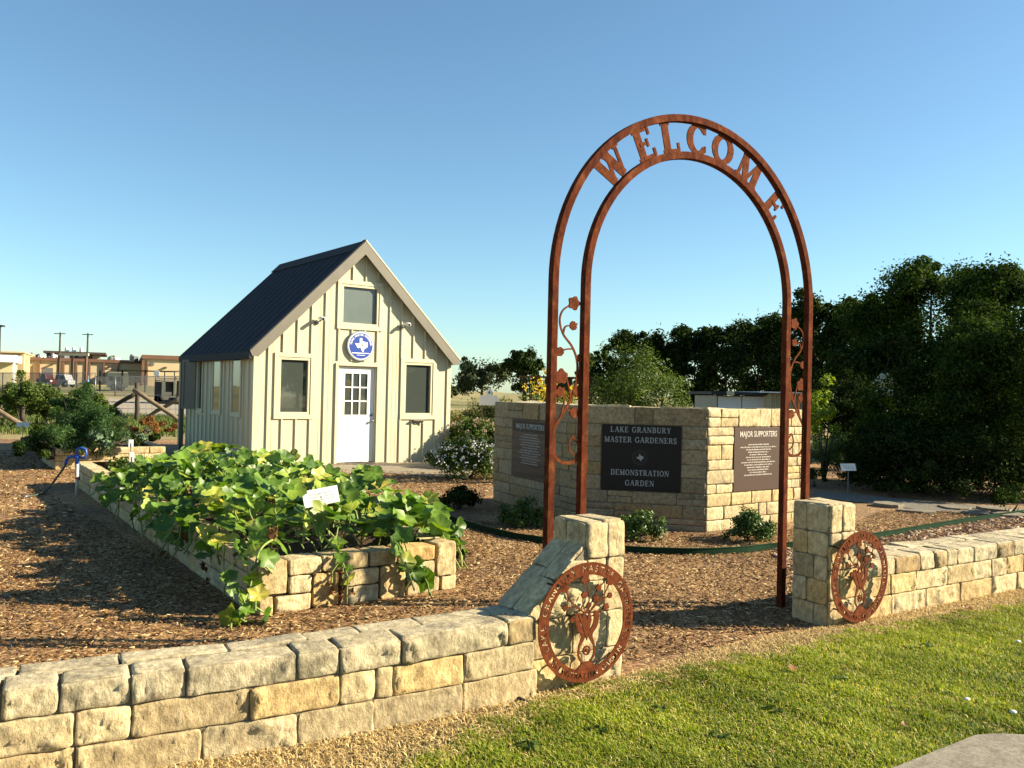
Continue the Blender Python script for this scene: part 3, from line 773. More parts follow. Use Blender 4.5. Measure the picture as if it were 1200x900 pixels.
def pillar(O, label, W, D, H, slope, sgn, r):
    """block pillar; slope = list of two points (s,h) of the stepped shoulder, on side sgn (-1 left, +1 right)"""
    t = thing('stone_pillar', (O[0], O[1], 0), label, 'stone pillar')
    f = yawframe(O, YW)                    # s=0 at the corner named by O
    lo, hi = (-W, 0) if sgn < 0 else (0, W)
    body, top, mortar = MB(), MB(), MB()
    tb = .20                                # top block height
    S0, S1 = slope                          # upper and lower end of the shoulder line
    cl = lambda s: np.where(sgn * (s - S0[0]) > 0, S0[1] + (S1[1] - S0[1]) * (s - S0[0]) / (S1[0] - S0[0]), 9)
    far = S1[0]
    def xr(a, b): return (min(a, b), max(a, b))
    edge = hi if sgn < 0 else lo
    rows = [(0, .19, (.30,)), (.19, .40, (.12, .36)), (.40, .58, (.14, .40)), (.58, H - tb, (.13, .27, .46))]
    rects = []
    for h0, h1, cuts in rows:
        x = 0
        lim = abs(far)
        if h0 >= .40: lim = min(lim, abs(S0[0]) + (S0[1] - h0 - .02) / abs((S1[1] - S0[1]) / (S1[0] - S0[0])))
        for c in list(cuts) + [9]:
            e = min(c, lim)
            if e - x > .05: rects.append((*xr(sgn * x, sgn * e), h0, h1)); x = e
    stones(body, f, rects, bulge=.016, rough=.0085, depth=.10, clip=cl, r=r, gap=.006)
    stones(top, f, [(*xr(0, sgn * W * .47), H - tb, H), (*xr(sgn * W * .47, sgn * W), H - tb, H)], bulge=.02, rough=.007, depth=.1, r=r, gap=.006, pal=PAL[:3])
    # inner and outer sides
    inner = Frame(f(lo, 0, 0) + np.array((*(-NW * D), 0)), (*NW, 0), (0, 0, 1), (*-UW, 0))      # faces -u
    outer = Frame(f(hi, 0, 0), (*-NW, 0), (0, 0, 1), (*UW, 0))                                  # faces +u
    full = outer if sgn < 0 else inner
    hs = (0, .16, .33, .50, H - tb)
    rc = []
    for i, (a, b) in enumerate(zip(hs[:-1], hs[1:])):
        c = D * (.42 if i % 2 else .62); rc += [(0, c, a, b), (c, D, a, b)]
    stones(body, full, rc, bulge=.010, rough=.005, depth=.1, r=r, gap=.006, pal=PAL)
    for g_ in (inner, outer):
        stones(top, g_, [(0, D * .40, H - tb, H), (D * .40, D, H - tb, H)], bulge=.010, rough=.005, depth=.08, r=r, gap=.006, pal=PAL[:3])
    bk = Frame(f(hi, 0, -D), (*-UW, 0), (0, 0, 1), (*-NW, 0))
    stones(body, bk, ashlar(0, W, (0, .2, .42, H), .12, .3, r=r), bulge=.01, depth=.05, res=.04, r=r)
    tp = Frame(f(lo, H - .002, 0), (*UW, 0), (*-NW, 0), (0, 0, 1))
    stones(top, tp, [(0, W * .46, 0, D), (W * .46, W, 0, D)], bulge=.008, rough=.003, depth=.05, r=r, gap=.01, pal=PAL[:1], res=.025)
    # sloping shoulder stones
    ds, dh = S1[0] - S0[0], S1[1] - S0[1]; Ls = math.hypot(ds, dh)
    us = np.array((*(UW * ds / Ls), dh / Ls)); bk_ = np.array((*-NW, 0.)); nn = np.cross(us, bk_); nn = nn if nn[2] > 0 else -nn
    sl = Frame(f(S0[0], S0[1] - .02, 0), us, bk_, nn)
    stones(body, sl, [(0, Ls * .52, 0, D * .5), (Ls * .52, Ls, 0, D * .5), (0, Ls * .40, D * .5, D), (Ls * .40, Ls, D * .5, D)], bulge=.008, rough=.004, depth=.08, r=r, gap=.008, pal=PAL[:3])
    mortar.prism(f, [(sgn * .003, 0), (sgn * .003, H - .006), (sgn * (W - .004), H - .006), (sgn * (W - .004), S0[1] - .03), (far, S1[1] - .03), (far, 0)], -D + .006, .002)
    body.build('block_course', MT['stone'], t); top.build('top_block', MT['stone'], t); mortar.build('mortar_core', MT['mortar'], t)
    return f
fPL = pillar(PL, 'stone pillar with a sloping shoulder at the left end of the gap under the arch', .268, .30, .90, ((-.268, .80), (-.66, .45)), -1, np.random.default_rng(21))
fPR = pillar(PR, 'square stone pillar with a shaded side to the right of the arch post', .28, .30, .87, ((.28, .72), (.52, .45)), 1, np.random.default_rng(22))

# ================================================================== MONUMENT
M0, M1, M2, M3 = np.array((-.242, 13.027)), np.array((.926, 10.635)), np.array((2.335, 10.349)), np.array((3.905, 11.518))
HM = 1.485
mon = thing('monument_wall', (*M2, 0), 'chest high angled stone monument wall carrying three dark plaques', 'monument wall')
rM = np.random.default_rng(5)
def face(Aa, Bb): 
    d = Bb - Aa; return yawframe(Aa, math.atan2(d[1], d[0])), float(np.linalg.norm(d))
fm0, L0 = face(M0, M1); fm1, L1 = face(M1, M2); fm2, L2 = face(M2, M3)
HS = (0, .15, .30, .45, .60, .72, .88, 1.0, 1.13, 1.27, HM - .005)
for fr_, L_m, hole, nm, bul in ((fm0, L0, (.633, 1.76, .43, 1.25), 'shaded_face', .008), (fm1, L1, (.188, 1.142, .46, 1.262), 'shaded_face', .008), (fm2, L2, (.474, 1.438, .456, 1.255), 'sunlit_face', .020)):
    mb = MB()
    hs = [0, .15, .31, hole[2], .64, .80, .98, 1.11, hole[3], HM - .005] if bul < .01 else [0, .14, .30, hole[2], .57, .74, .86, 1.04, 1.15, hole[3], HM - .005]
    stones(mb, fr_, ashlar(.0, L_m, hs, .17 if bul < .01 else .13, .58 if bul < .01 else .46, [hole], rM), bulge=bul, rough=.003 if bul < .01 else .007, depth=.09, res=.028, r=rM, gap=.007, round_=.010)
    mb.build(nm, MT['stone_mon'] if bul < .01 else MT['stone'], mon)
mb = MB()
th = .42
off = lambda A, B: (lambda d: np.array((-d[1], d[0])) / np.linalg.norm(d))(B - A)
i0 = M0 + off(M0, M1) * th; i3 = M3 + off(M2, M3) * th
i1 = M1 + (off(M0, M1) + off(M1, M2)) / (1 + off(M0, M1) @ off(M1, M2)) * th; i2 = M2 + (off(M1, M2) + off(M2, M3)) / (1 + off(M1, M2) @ off(M2, M3)) * th
for q, e in (([M0, M1, i1, i0], 0), ([M1, M2, i2, i1], .0011), ([M2, M3, i3, i2], .0022)):
    mb.prism(Frame((0, 0, 0), (1, 0, 0), (0, 1, 0), (0, 0, 1)), [tuple(p) for p in q], 0, HM - .012 - e)
mb.build('mortar_core', MT['mortar'], mon)
mb = MB()
for A, B, i_, j_, L_m in ((M0, M1, i0, i1, L0), (M1, M2, i1, i2, L1), (M2, M3, i2, i3, L2)):
    d = (B - A) / np.linalg.norm(B - A); nrm = off(A, B)
    topf = lambda s, h, t, A=A, d=d, nrm=nrm: np.stack(np.broadcast_arrays(A[0] + d[0] * s + nrm[0] * h, A[1] + d[1] * s + nrm[1] * h, HM - .012 + np.asarray(t, float)), -1)
    x = 0
    rr = []
    while x < L_m - .05:
        w_ = min(rM.uniform(.35, .6), L_m - x); rr.append((x, x + w_, .0, th - .16 if False else th)); x += w_
    stones(mb, topf, rr, bulge=.008, rough=.002, depth=.05, res=.05, r=rM, pal=PAL[:1])
mb.build('coping', MT['stone_cap'], mon)
endf = Frame((*i0, 0), (*(M0 - i0) / th, 0), (0, 0, 1), None); endf2 = Frame((*M3, 0), (*(i3 - M3) / th, 0), (0, 0, 1), None)
for ef in (endf, endf2):
    mb = MB(); stones(mb, ef, ashlar(0, th, (0, .2, .42, .62, .85, 1.1, 1.3, HM - .005), .18, .42, r=rM), bulge=.008, rough=.005, depth=.06, res=.04, r=rM); mb.build('end_face', MT['stone'], mon)
# plaques (fixed to the wall: parts)
pq = MB().box(fm1, .192, 1.138, .464, 1.258, -.05, .022).build('plaque', MT['granite'], mon, bevel=.004)
pq['label'] = 'black granite plaque naming the demonstration garden'
mb = MB()
sz = .068
serif_line(mb, 'LAKE GRANBURY', fm1, .655, 1.168, sz, .022, .0245, .86, .10)
serif_line(mb, 'MASTER GARDENERS', fm1, .655, 1.046, sz, .022, .0245, .86, .08)
serif_line(mb, 'DEMONSTRATION', fm1, .655, .650, sz, .022, .0245, .84, .08)
serif_line(mb, 'GARDEN', fm1, .655, .525, sz, .022, .0245, .86, .10)
mb.build('lettering', MT['letter'], pq)
mb = MB().prism(fm1, [(.655 + (x - .5) * .085, .868 + (y - .5) * .085) for x, y in TEXAS], .022, .0245)
mb.build('state_emblem', MT['letter'], pq)
mb = MB()
for rr_ in (.088, .066):
    a = np.radians(np.linspace(0, 360, 40)); mb.ribbon(fm1, np.stack([.655 + rr_ * np.cos(a), .868 + rr_ * np.sin(a)], 1), .006, .022, .0238)
mb.build('emblem_ring', M('etched_ring', (.04, .038, .036), (.06, .057, .055), 20, .5), pq)
pr = MB().box(fm2, .478, 1.434, .460, 1.251, -.05, .024).build('plaque', MT['brown_plaque'], mon, bevel=.004)
pr['label'] = 'brown supporters plaque in the sunlit face'
mb = MB()
font_line(mb, 'MAJOR SUPPORTERS', fm2, .945, 1.135, .100, .0255, bold=.0012, xs=.80)
mb.build('lettering', MT['letter_lit'], pr)
def tiny_rows(mb, fr_, sc_, rows, size, t):
    rt = np.random.default_rng(2)
    for h, half in rows:
        x = -half
        while x < half:
            wl = rt.uniform(.012, .05) ; e = min(half, x + wl)
            y = x
            while y < e:                       # small separate strokes that read as lines of fine print
                mb.box(fr_, sc_ + y, sc_ + y + size * .42, h, h + size * rt.uniform(.6, 1), t - .002, t + .0012); y += size * .62
            x = e + size * .8
mb = MB()
hw = (.20, .35, .24, .20, .17, .24, .22, .33, .27, .22, .20, .16, .27)
tiny_rows(mb, fm2, .945, [(1.03 - i * .0315, hw[i]) for i in range(13)], .017, .0245)
mb.build('small_print', MT['letter_lit'], pr)
pl_ = MB().box(fm0, .637, 1.756, .434, 1.246, -.05, .024).build('plaque', MT['brown_plaque_dark'], mon, bevel=.004)
pl_['label'] = 'reddish supporters plaque in the shaded left face'
MB().box(fm0, .66, 1.733, 1.075, 1.225, .0242, .027).build('header_band', MT['granite'], pl_)
mb = MB(); font_line(mb, 'MAJOR SUPPORTERS', fm0, 1.196, 1.118, .10, .0285, bold=.0012, xs=.92); mb.build('lettering', MT['letter'], pl_)
mb = MB(); tiny_rows(mb, fm0, 1.196, [(1.03 - i * .036, .22 + .12 * ((i * 7) % 5) / 5) for i in range(12)], .019, .0245); mb.build('small_print', MT['letter'], pl_)

# ================================================================== SHED
SO = np.array((-5.136, 17.26)); SY = .6334
W_, D_, HE, HA = 4.603, 4.60, 2.30, 4.60
fs = yawframe(SO, SY)                                                  # front: s right, t towards the viewer
fl = Frame((*SO, 0), (-math.sin(SY), math.cos(SY), 0), (0, 0, 1), (-math.cos(SY), -math.sin(SY), 0))   # left side: s goes back
shed = thing('garden_shed', (*SO, 0), 'small cream metal garden shed with steep dark roof and white door', 'shed')
PIT = (HA - HE) / (W_ / 2)
rl = lambda s: HE + PIT * (W_ / 2 - abs(s - W_ / 2))                   # underside of the roof over the front wall
dz0, dz1, dt, db = 1.80, 2.715, 2.105, .045                            # door opening
mb = MB()
# front wall as strips so that the openings are real; then the other walls
wins = {'L': (.50, 1.19, 1.06, 2.235), 'R': (3.385, 4.13, 1.05, 2.235), 'U': (1.835, 2.735, 2.965, 3.84)}
xs = sorted({0, W_, W_ / 2, dz0, dz1} | {v for q in wins.values() for v in q[:2]})
for a, b in zip(xs[:-1], xs[1:]):
    m = (a + b) / 2; gaps = [(q[2], q[3]) for q in wins.values() if q[0] < m < q[1]]
    if dz0 < m < dz1: gaps.append((-1, dt))
    gaps.sort(); lo = 0
    for g0, g1 in gaps + [(None, None)]:
        if g0 is None: mb.prism(fs, [(a, lo), (b, lo), (b, rl(b) - .01), (a, rl(a) - .01)], -.09, 0); break
        if g0 > lo: mb.prism(fs, [(a, lo), (b, lo), (b, g0), (a, g0)], -.09, 0)
        lo = g1
sidew = {'a': (.74, 1.245, 1.05, 2.225), 'b': (2.02, 2.52, 1.055, 2.175), 'c': (3.30, 3.72, 1.03, 2.22)}
xs = sorted({.0, D_} | {v for q in sidew.values() for v in q[:2]})
for a, b in zip(xs[:-1], xs[1:]):
    m = (a + b) / 2; q = [q for q in sidew.values() if q[0] < m < q[1]]
    a_ = a + (.091 if a == 0 else 0)
    if q: mb.box(fl, a_, b, 0, q[0][2], -.09, 0); mb.box(fl, a_, b, q[0][3], HE, -.09, 0)
    else: mb.box(fl, a_, b, 0, HE, -.09, 0)
fr2 = Frame(fs(W_, 0, 0), fl.u, (0, 0, 1), -fl.n)
mb.box(fr2, .091, D_, 0, HE, -.09, 0)
mb.prism(fs, [(.1, 0), (W_ - .1, 0), (W_ - .1, HE - .05), (W_ / 2, HA - .15), (.1, HE - .05)], -D_, -D_ + .08)
mb.build('wall', MT['siding'], shed)
# standing ribs of the metal panels
mb = MB()
def ribs(fr_, L_m, step, top, gaps, x0=.0):
    x = x0
    while x < L_m:
        g = sorted([(q[2] - .09, q[3] + .09) for q in gaps if q[0] - .10 < x < q[1] + .10]); lo = .0
        for g0, g1 in g + [(None, None)]:
            hi = (top(x) - .03) if g0 is None else g0
            if hi - lo > .03: mb.prism(Frame(fr_(x, lo, 0), fr_.u, fr_.n, (0, 0, 1)), [(-.023, -.002), (-.015, .030), (.015, .030), (.023, -.002)], 0, hi - lo)
            for q_, e in ((.10, .004), (.2, .004)):
                if x + q_ < L_m and not any(k[0] - .11 < x + q_ < k[1] + .11 for k in gaps): mb.box(fr_, x + q_ - .008, x + q_ + .008, lo + .002, (hi if g0 is not None else top(x + q_) - .03), -.002, e)
            if g0 is None: break
            lo = g1
        x += .302
ribs(fs, W_ - .05, .302, rl, list(wins.values()) + [(dz0 - .03, dz1 + .03, -1, dt + .02)], .29)
ribs(fl, D_, .302, lambda s: HE, list(sidew.values()), .25)
ribs(fr2, D_, .302, lambda s: HE, [], .25)
mb.build('panel_rib', MT['siding'], shed)
mb = MB().box(fs, -.012, .10, 0, HE - .01, .002, .016); mb.box(fl, -.0021, .10, 0, HE - .01, -.001, .012); mb.build('corner_trim', MT['trim'], shed)
MB().box(fs, W_ - .10, W_ + .012, 0, HE - .01, .002, .016).build('corner_trim', MT['trim'], shed)
MB().box(fs, dz0 - .15, dz1 + .25, -.02, .032, -.1, .16).build('threshold', MT['flag'], shed)
def window(fr_, q, pane, wd=.085, flush=False):
    s0, s1, h0, h1 = q
    m = MB()
    a = .03 if flush else .055; pt = .012 if flush else -.04
    m.box(fr_, s0 - wd, s1 + wd, h1, h1 + wd, .002, .032); m.box(fr_, s0 - wd, s1 + wd, h0 - wd, h0, .002, .034)
    m.box(fr_, s0 - wd, s0, h0, h1, .002, .031); m.box(fr_, s1, s1 + wd, h0, h1, .002, .031)
    o = m.build('window', MT['trim'], shed, bevel=.004)
    m = MB()
    m.box(fr_, s0, s1, h1 - a, h1, -.06, .018); m.box(fr_, s0, s1, h0, h0 + a, -.06, .018)
    m.box(fr_, s0, s0 + a, h0 + a, h1 - a, -.06, .017); m.box(fr_, s1 - a, s1, h0 + a, h1 - a, -.06, .017)
    m.build('sash_frame', MT['trim'], o, bevel=.003)
    MB().box(fr_, s0 + a, s1 - a, h0 + a, h1 - a, pt - .01, pt).build('pane', pane, o)
    return o
window(fs, wins['L'], MT['glass']); window(fs, wins['R'], MT['glass'])
window(fs, wins['U'], MT['blind'])['label'] = 'square gable window with a grey green blind'
window(fl, sidew['a'], MT['glass'], .07, True); window(fl, sidew['b'], MT['glass'], .07, True)
wo = window(fl, sidew['c'], MT['dark_in'], .05); wo['label'] = 'side window with its casement swung open'  # dark panel stands for the shade inside the open window
hinge = fl(3.74, 0, .035)
ca = R(40); cu = fl.u * math.cos(ca) + fl.n * math.sin(ca)
cf = Frame(hinge, cu)
mb = MB()
for b_ in ((0, .36, 1.06, 1.12), (0, .36, 2.15, 2.21), (0, .06, 1.12, 2.15), (.30, .36, 1.12, 2.15)): mb.box(cf, b_[0], b_[1], b_[2], b_[3], -.02, .02)
mb.box(cf, .06, .30, 1.12, 2.15, -.006, .006)
mb.build('open_casement', MT['fascia'], wo)
mb = MB().box(fs, 3.62, 3.92, .93, .962, .034, .10); mb.box(fs, 3.66, 3.69, .86, .93, .034, .05); mb.box(fs, 3.85, 3.88, .86, .93, .034, .05)
mb.build('window_shelf', MT['fascia'], shed)
# door with nine lights
mb = MB()
mb.box(fs, dz0 - .055, dz0, .03, dt + .055, .002, .036); mb.box(fs, dz1, dz1 + .055, .03, dt + .055, .002, .036); mb.box(fs, dz0, dz1, dt, dt + .055, .002, .036)
mb.box(fs, dz0, dz0 + .025, .03, dt, -.09, .002); mb.box(fs, dz1 - .025, dz1, .03, dt, -.09, .002); mb.box(fs, dz0 + .025, dz1 - .025, dt - .025, dt, -.09, .002)
mb.build('door_frame', MT['trim'], shed, bevel=.003)
mb = MB(); a0, a1, b0, b1 = dz0 + .028, dz1 - .028, .05, dt - .028; l0, l1, m0, m1 = 1.99, 2.525, 1.06, 1.945
mb.box(fs, a0, a1, b0, m0, -.085, -.045); mb.box(fs, a0, a1, m1, b1, -.085, -.045); mb.box(fs, a0, l0, m0, m1, -.085, -.045); mb.box(fs, l1, a1, m0, m1, -.085, -.045)
for k in (1, 2):
    x = l0 + (l1 - l0) * k / 3; y = m0 + (m1 - m0) * k / 3
    mb.box(fs, x - .013, x + .013, m0, m1, -.075, -.042); mb.box(fs, l0, l1, y - .013, y + .013, -.0755, -.0425)
for x0, x1 in ((a0 + .12, (a0 + a1) / 2 - .05), ((a0 + a1) / 2 + .05, a1 - .12)):                # raised lower panels
    for e, q in ((.0, .004), (.03, .007)): mb.box(fs, x0 + e, x1 - e, .22 + e, .86 - e, -.046, -.045 + q)
for q in ((l0 - .03, l1 + .03, m1, m1 + .03), (l0 - .03, l1 + .03, m0 - .03, m0), (l0 - .03, l0, m0, m1), (l1, l1 + .03, m0, m1)): mb.box(fs, *q, -.046, -.036)
door = mb.build('door', MT['white'], shed)
MB().box(fs, l0, l1, m0, m1, -.068, -.060).build('pane', MT['glass'], door)
mb = MB().tube([fs(2.632, .93, -.045), fs(2.632, .93, -.01)], .012); mb.blob(fs(2.632, .93, .012), .03, .03, .03)
MB().tube([fs(2.632, 1.06, -.045), fs(2.632, 1.06, -.025)], .026).build('deadbolt', MT['gray_metal'], door)
mb.build('door_knob', MT['gray_metal'], door)
# roof
of, ob, os_ = .16, .12, .13        # overhangs: front, back, eaves
tk = .10
mb = MB(); rb = MB()
for sg in (-1, 1):
    e = W_ / 2 + os_; c = W_ / 2
    y0 = HA + .16; ye = y0 - PIT * e
    P = [(c, y0), (c + sg * e, ye), (c + sg * e, ye - tk), (c, y0 - tk)]
    mb.prism(fs, P, -D_ - ob, of - .012)
    ln = math.hypot(e, PIT * e)
    d = np.array((sg * e, -PIT * e)) / ln; nrm = np.array((d[1] * -sg, d[0] * sg))
    k = -D_ - ob + .2
    while k < of - .1:
        q0 = np.array((c, y0)) + d * .10; q1 = np.array((c, y0)) + d * (ln - .01)
        A = [q0, q1, q1 + nrm * .006, q0 + nrm * .006]
        rb.prism(fs, [tuple(p) for p in A], k, k + .03); k += .41
mb.build('roof', MT['roof'], shed)
rb.build('roof_seam', MT['roof'], shed)
c = W_ / 2; y0 = HA + .16
mb = MB()
for sg in (-1, 1): mb.prism(fs, [(c, y0 + .035), (c + sg * .22, y0 + .035 - .22 * PIT), (c + sg * .22, y0 + .020 - .22 * PIT), (c, y0 + .020)], -D_ - ob - .01, of - .02)
mb.build('ridge_cap', MT['ridge'], shed)
for sg in (-1, 1):
    e = W_ / 2 + os_ + .02; wd = .27
    P = [(c, y0 + .012), (c + sg * e, y0 + .012 - PIT * e), (c + sg * (e - .05), y0 - .14 - PIT * (e - .05)), (c + sg * (e - .17), y0 - wd - PIT * (e - .17)), (c, y0 - wd)]
    MB().prism(fs, P, of - .010, of + .016).build('rake_trim', MT['fascia'] if sg < 0 else MT['fascia'], shed)
    # rake return; sun and shade put in its colour: cream right, dark left
    n_ = np.array((PIT, 1)) / math.hypot(PIT, 1)
    q0 = np.array((c, y0 + .012)); q1 = np.array((c + sg * e, y0 + .012 - PIT * e)); nv = np.array((n_[0] * sg, n_[1])) * .028
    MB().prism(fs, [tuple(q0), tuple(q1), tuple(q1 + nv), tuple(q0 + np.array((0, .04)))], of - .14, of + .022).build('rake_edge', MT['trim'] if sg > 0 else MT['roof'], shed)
    # soffit
    MB().prism(fs, [(c, y0 - tk - .004), (c + sg * (e - .03), y0 - tk - .004 - PIT * (e - .03)), (c + sg * (e - .03), y0 - tk - .02 - PIT * (e - .03)), (c, y0 - tk - .02)], -D_ - ob + .02, of - .012).build('soffit', MT['fascia'], shed)
eh = y0 - PIT * (W_ / 2 + os_)
mb = MB(); mb.box(fl, -of, D_ + ob, eh - .17, eh - .02, os_ - .03, os_ + .035); mb.build('gutter', MT['ridge'], shed, bevel=.01)
mb = MB(); mb.box(fl, D_ + .16, D_ + .28, 0, eh - .1, .0, .10); mb.box(fl, D_ + .05, D_ + .28, eh - .16, eh - .08, .005, .095); mb.build('downspout', MT['fascia'], shed)
# round badge
bd = MB().disc(fs, 2.297, 2.54, .322, .032, .06, 48)
badge = bd.build('round_badge', MT['silver_blue'], shed, bevel=.004)
a = np.radians(np.linspace(0, 360, 49))
m = MB(); m.ribbon(fs, np.stack([2.297 + .285 * np.cos(a), 2.54 + .285 * np.sin(a)], 1), .016, .06, .063); m.build('badge_ring', MT['white'], badge)
MB().disc(fs, 2.297, 2.54, .277, .06, .0645, 48).build('badge_field', MT['blue'], badge)
m = MB().prism(fs, [(2.305 + (x - .5) * .30, 2.56 + (y - .5) * .29) for x, y in TEXAS], .0645, .068); m.build('state_emblem', MT['white'], badge)
m = MB(); font_arc(m, 'TEXAS MASTER GARDENER', fs, 2.297, 2.54, .236, .062, .066, 172, 8, bold=.0008)
m.box(fs, 2.09, 2.50, 2.375, 2.392, .0645, .067); m.box(fs, 2.20, 2.395, 2.335, 2.345, .0645, .067)
m.build('badge_lettering', MT['white'], badge)
m = MB().prism(fs, [(2.33, 2.52), (2.36, 2.585), (2.345, 2.60), (2.315, 2.56), (2.31, 2.60), (2.30, 2.595), (2.305, 2.54)], .068, .070); m.build('leaf_emblem', MT['gray_metal'], badge)
# two security cameras on the gable
for s_, h_, dx in ((1.30, 2.98, .10), (3.30, 2.99, .14)):
    m = MB(); m.tube([fs(s_, h_, .0), fs(s_, h_, .03)], .05, 12); m.tube([fs(s_, h_, .03), fs(s_ + dx * .6, h_ + .05, .12)], .016)
    o = m.build('security_camera', MT['gray_metal'], shed)
    MB().tube([fs(s_ + dx * .3, h_ + .09, .07), fs(s_ + dx * .5, h_ + .065, .24)], [.036, .04], 12).build('camera_body', MT['white'], o)
    MB().tube([fs(s_ + dx * .5, h_ + .065, .24), fs(s_ + dx * .505, h_ + .0645, .244)], [.03, .03], 12).build('lens', MT['rubber'], o)

# ================================================================== ARCH
AO = np.array((2.114, 6.72)); fa = yawframe(AO, YW)
WI, SP, RI, HC = 1.965, .258, .9825, 2.345
CS = -WI / 2; RO = RI + SP
arch = thing('welcome_arch', (*(AO + UW * CS), 0), 'tall rust coloured steel garden arch with WELCOME between its two hoops', 'garden arch')
def hoop(rad, w_, zt):
    pts = [(CS - rad, -.05), (CS - rad, HC * .5), (CS - rad, HC)] + [(CS + rad * math.cos(x), HC + rad * math.sin(x)) for x in np.linspace(PI, 0, 57)[1:-1]] + [(CS + rad, HC), (CS + rad, HC * .5), (CS + rad, -.05)]
    m = MB(); m.ribbon(fa, pts, w_, -w_ / 2, w_ / 2); return m
hoop(RO, .05, 0).build('outer_hoop', MT['rust'], arch, bevel=.003)
hoop(RI, .05, 0).build('inner_hoop', MT['rust'], arch, bevel=.003)
hgt = SP - .052
for ch, deg in zip('WELCOME', (134.5, 117, 104, 90.5, 77, 61.5, 42.5)):
    a = R(deg); er, et = np.array((math.cos(a), math.sin(a))), np.array((math.sin(a), -math.cos(a)))
    m = MB(); adv = GL[ch][0]
    def place(s, h, t, a=a, er=er, et=et, adv=adv):
        x = (np.asarray(s) - adv / 2) * hgt * 1.10; y = RI + .026 + np.asarray(h) * hgt
        return fa(CS + er[0] * y + et[0] * x, HC + er[1] * y + et[1] * x, t)
    glyph(m, ch, place, -.004, .004, 1.34)
    m.build('letter', MT['rust_light'], arch)
def smooth_curve(P, n=10):
    P = np.array(P, float); Q = np.concatenate([[2 * P[0] - P[1]], P, [2 * P[-1] - P[-2]]]); out = []
    for i in range(1, len(Q) - 2):
        for t in np.linspace(0, 1, n, endpoint=False):
            out.append(.5 * ((2 * Q[i]) + (-Q[i - 1] + Q[i + 1]) * t + (2 * Q[i - 1] - 5 * Q[i] + 4 * Q[i + 1] - Q[i + 2]) * t ** 2 + (-Q[i - 1] + 3 * Q[i] - 3 * Q[i + 1] + Q[i + 2]) * t ** 3))
    return np.array(out + [Q[-2]])
def bloom(m, fr_, s, h, r, t0, t1, petals=5, rot=0):
    m.prism(fr_, [(s + r * (.88 + .12 * math.cos(petals * a)) * math.cos(a + rot), h + r * (.88 + .12 * math.cos(petals * a)) * math.sin(a + rot)) for a in np.arange(40) * 2 * PI / 40], t0, t1)
def bud(m, fr_, s, h, r, rot, t0, t1):
    pts = [(0, -.9), (.7, -.5), (.85, .1), (.55, .55), (.3, .5), (0, 1), (-.3, .5), (-.55, .55), (-.85, .1), (-.7, -.5)]
    c_, s_ = math.cos(rot), math.sin(rot)
    m.prism(fr_, [(s + r * (x * c_ - y * s_), h + r * (x * s_ + y * c_)) for x, y in pts], t0, t1)
# vine scrolls; local coordinates: x from outer hoop (0) to inner hoop (SP)
def vine(mir):
    X = (lambda x: -WI - SP + x) if not mir else (lambda x: SP - x)
    m = MB(); fl_ = []
    def st(P, w0, w1):
        c_ = smooth_curve([(X(x), y) for x, y in P]); m.ribbon(fa, c_, np.linspace(w0, w1, len(c_)), -.0035, .0035 + .0004 * len(fl_)); fl_.append(1)
    st([(.22, 1.30), (.17, 1.34), (.15, 1.27), (.20, 1.225), (.235, 1.27), (.22, 1.33), (.17, 1.35)], .010, .006)
    st([(.235, 1.26), (.20, 1.19), (.13, 1.175), (.06, 1.20), (.025, 1.28), (.035, 1.40), (.10, 1.50), (.165, 1.60), (.20, 1.72), (.20, 1.83), (.16, 1.92), (.085, 2.00), (.055, 2.08), (.075, 2.15), (.15, 2.20)], .022, .010)
    st([(.075, 1.46), (.10, 1.56), (.09, 1.66)], .014, .008)
    st([(.125, 1.53), (.15, 1.60), (.125, 1.70), (.10, 1.76)], .014, .008)
    st([(.185, 1.66), (.225, 1.75), (.225, 1.83)], .012, .008)
    st([(.165, 1.91), (.11, 1.905), (.07, 1.89)], .012, .008)
    st([(.082, 2.005), (.10, 2.05), (.155, 2.06)], .012, .008)
    st([(.12, 1.52), (.18, 1.50)], .012, .008)
    o = m.build('vine_scroll', MT['rust_light'], arch)
    for i, (x, y, r_, k) in enumerate(((.165, 2.205, .048, 5), (.075, 1.73, .052, 5), (.07, 1.63, .038, 5), (.205, 1.64, .04, 5))):
        q = MB(); bloom(q, fa, X(x), y, r_, -.0055, .0062, k, .3 * i); q.build('flower', MT['rust_light'], o)
    for i, (x, y, r_, ro) in enumerate(((.165, 2.06, .036, -1.1), (.06, 1.888, .036, 1.3), (.228, 1.855, .036, -.2), (.185, 1.50, .042, -1.2))):
        q = MB(); bud(q, fa, X(x), y, r_, ro if not mir else -ro, -.0055, .0062); q.build('flower_bud', MT['rust_light'], o)
vine(False); vine(True)

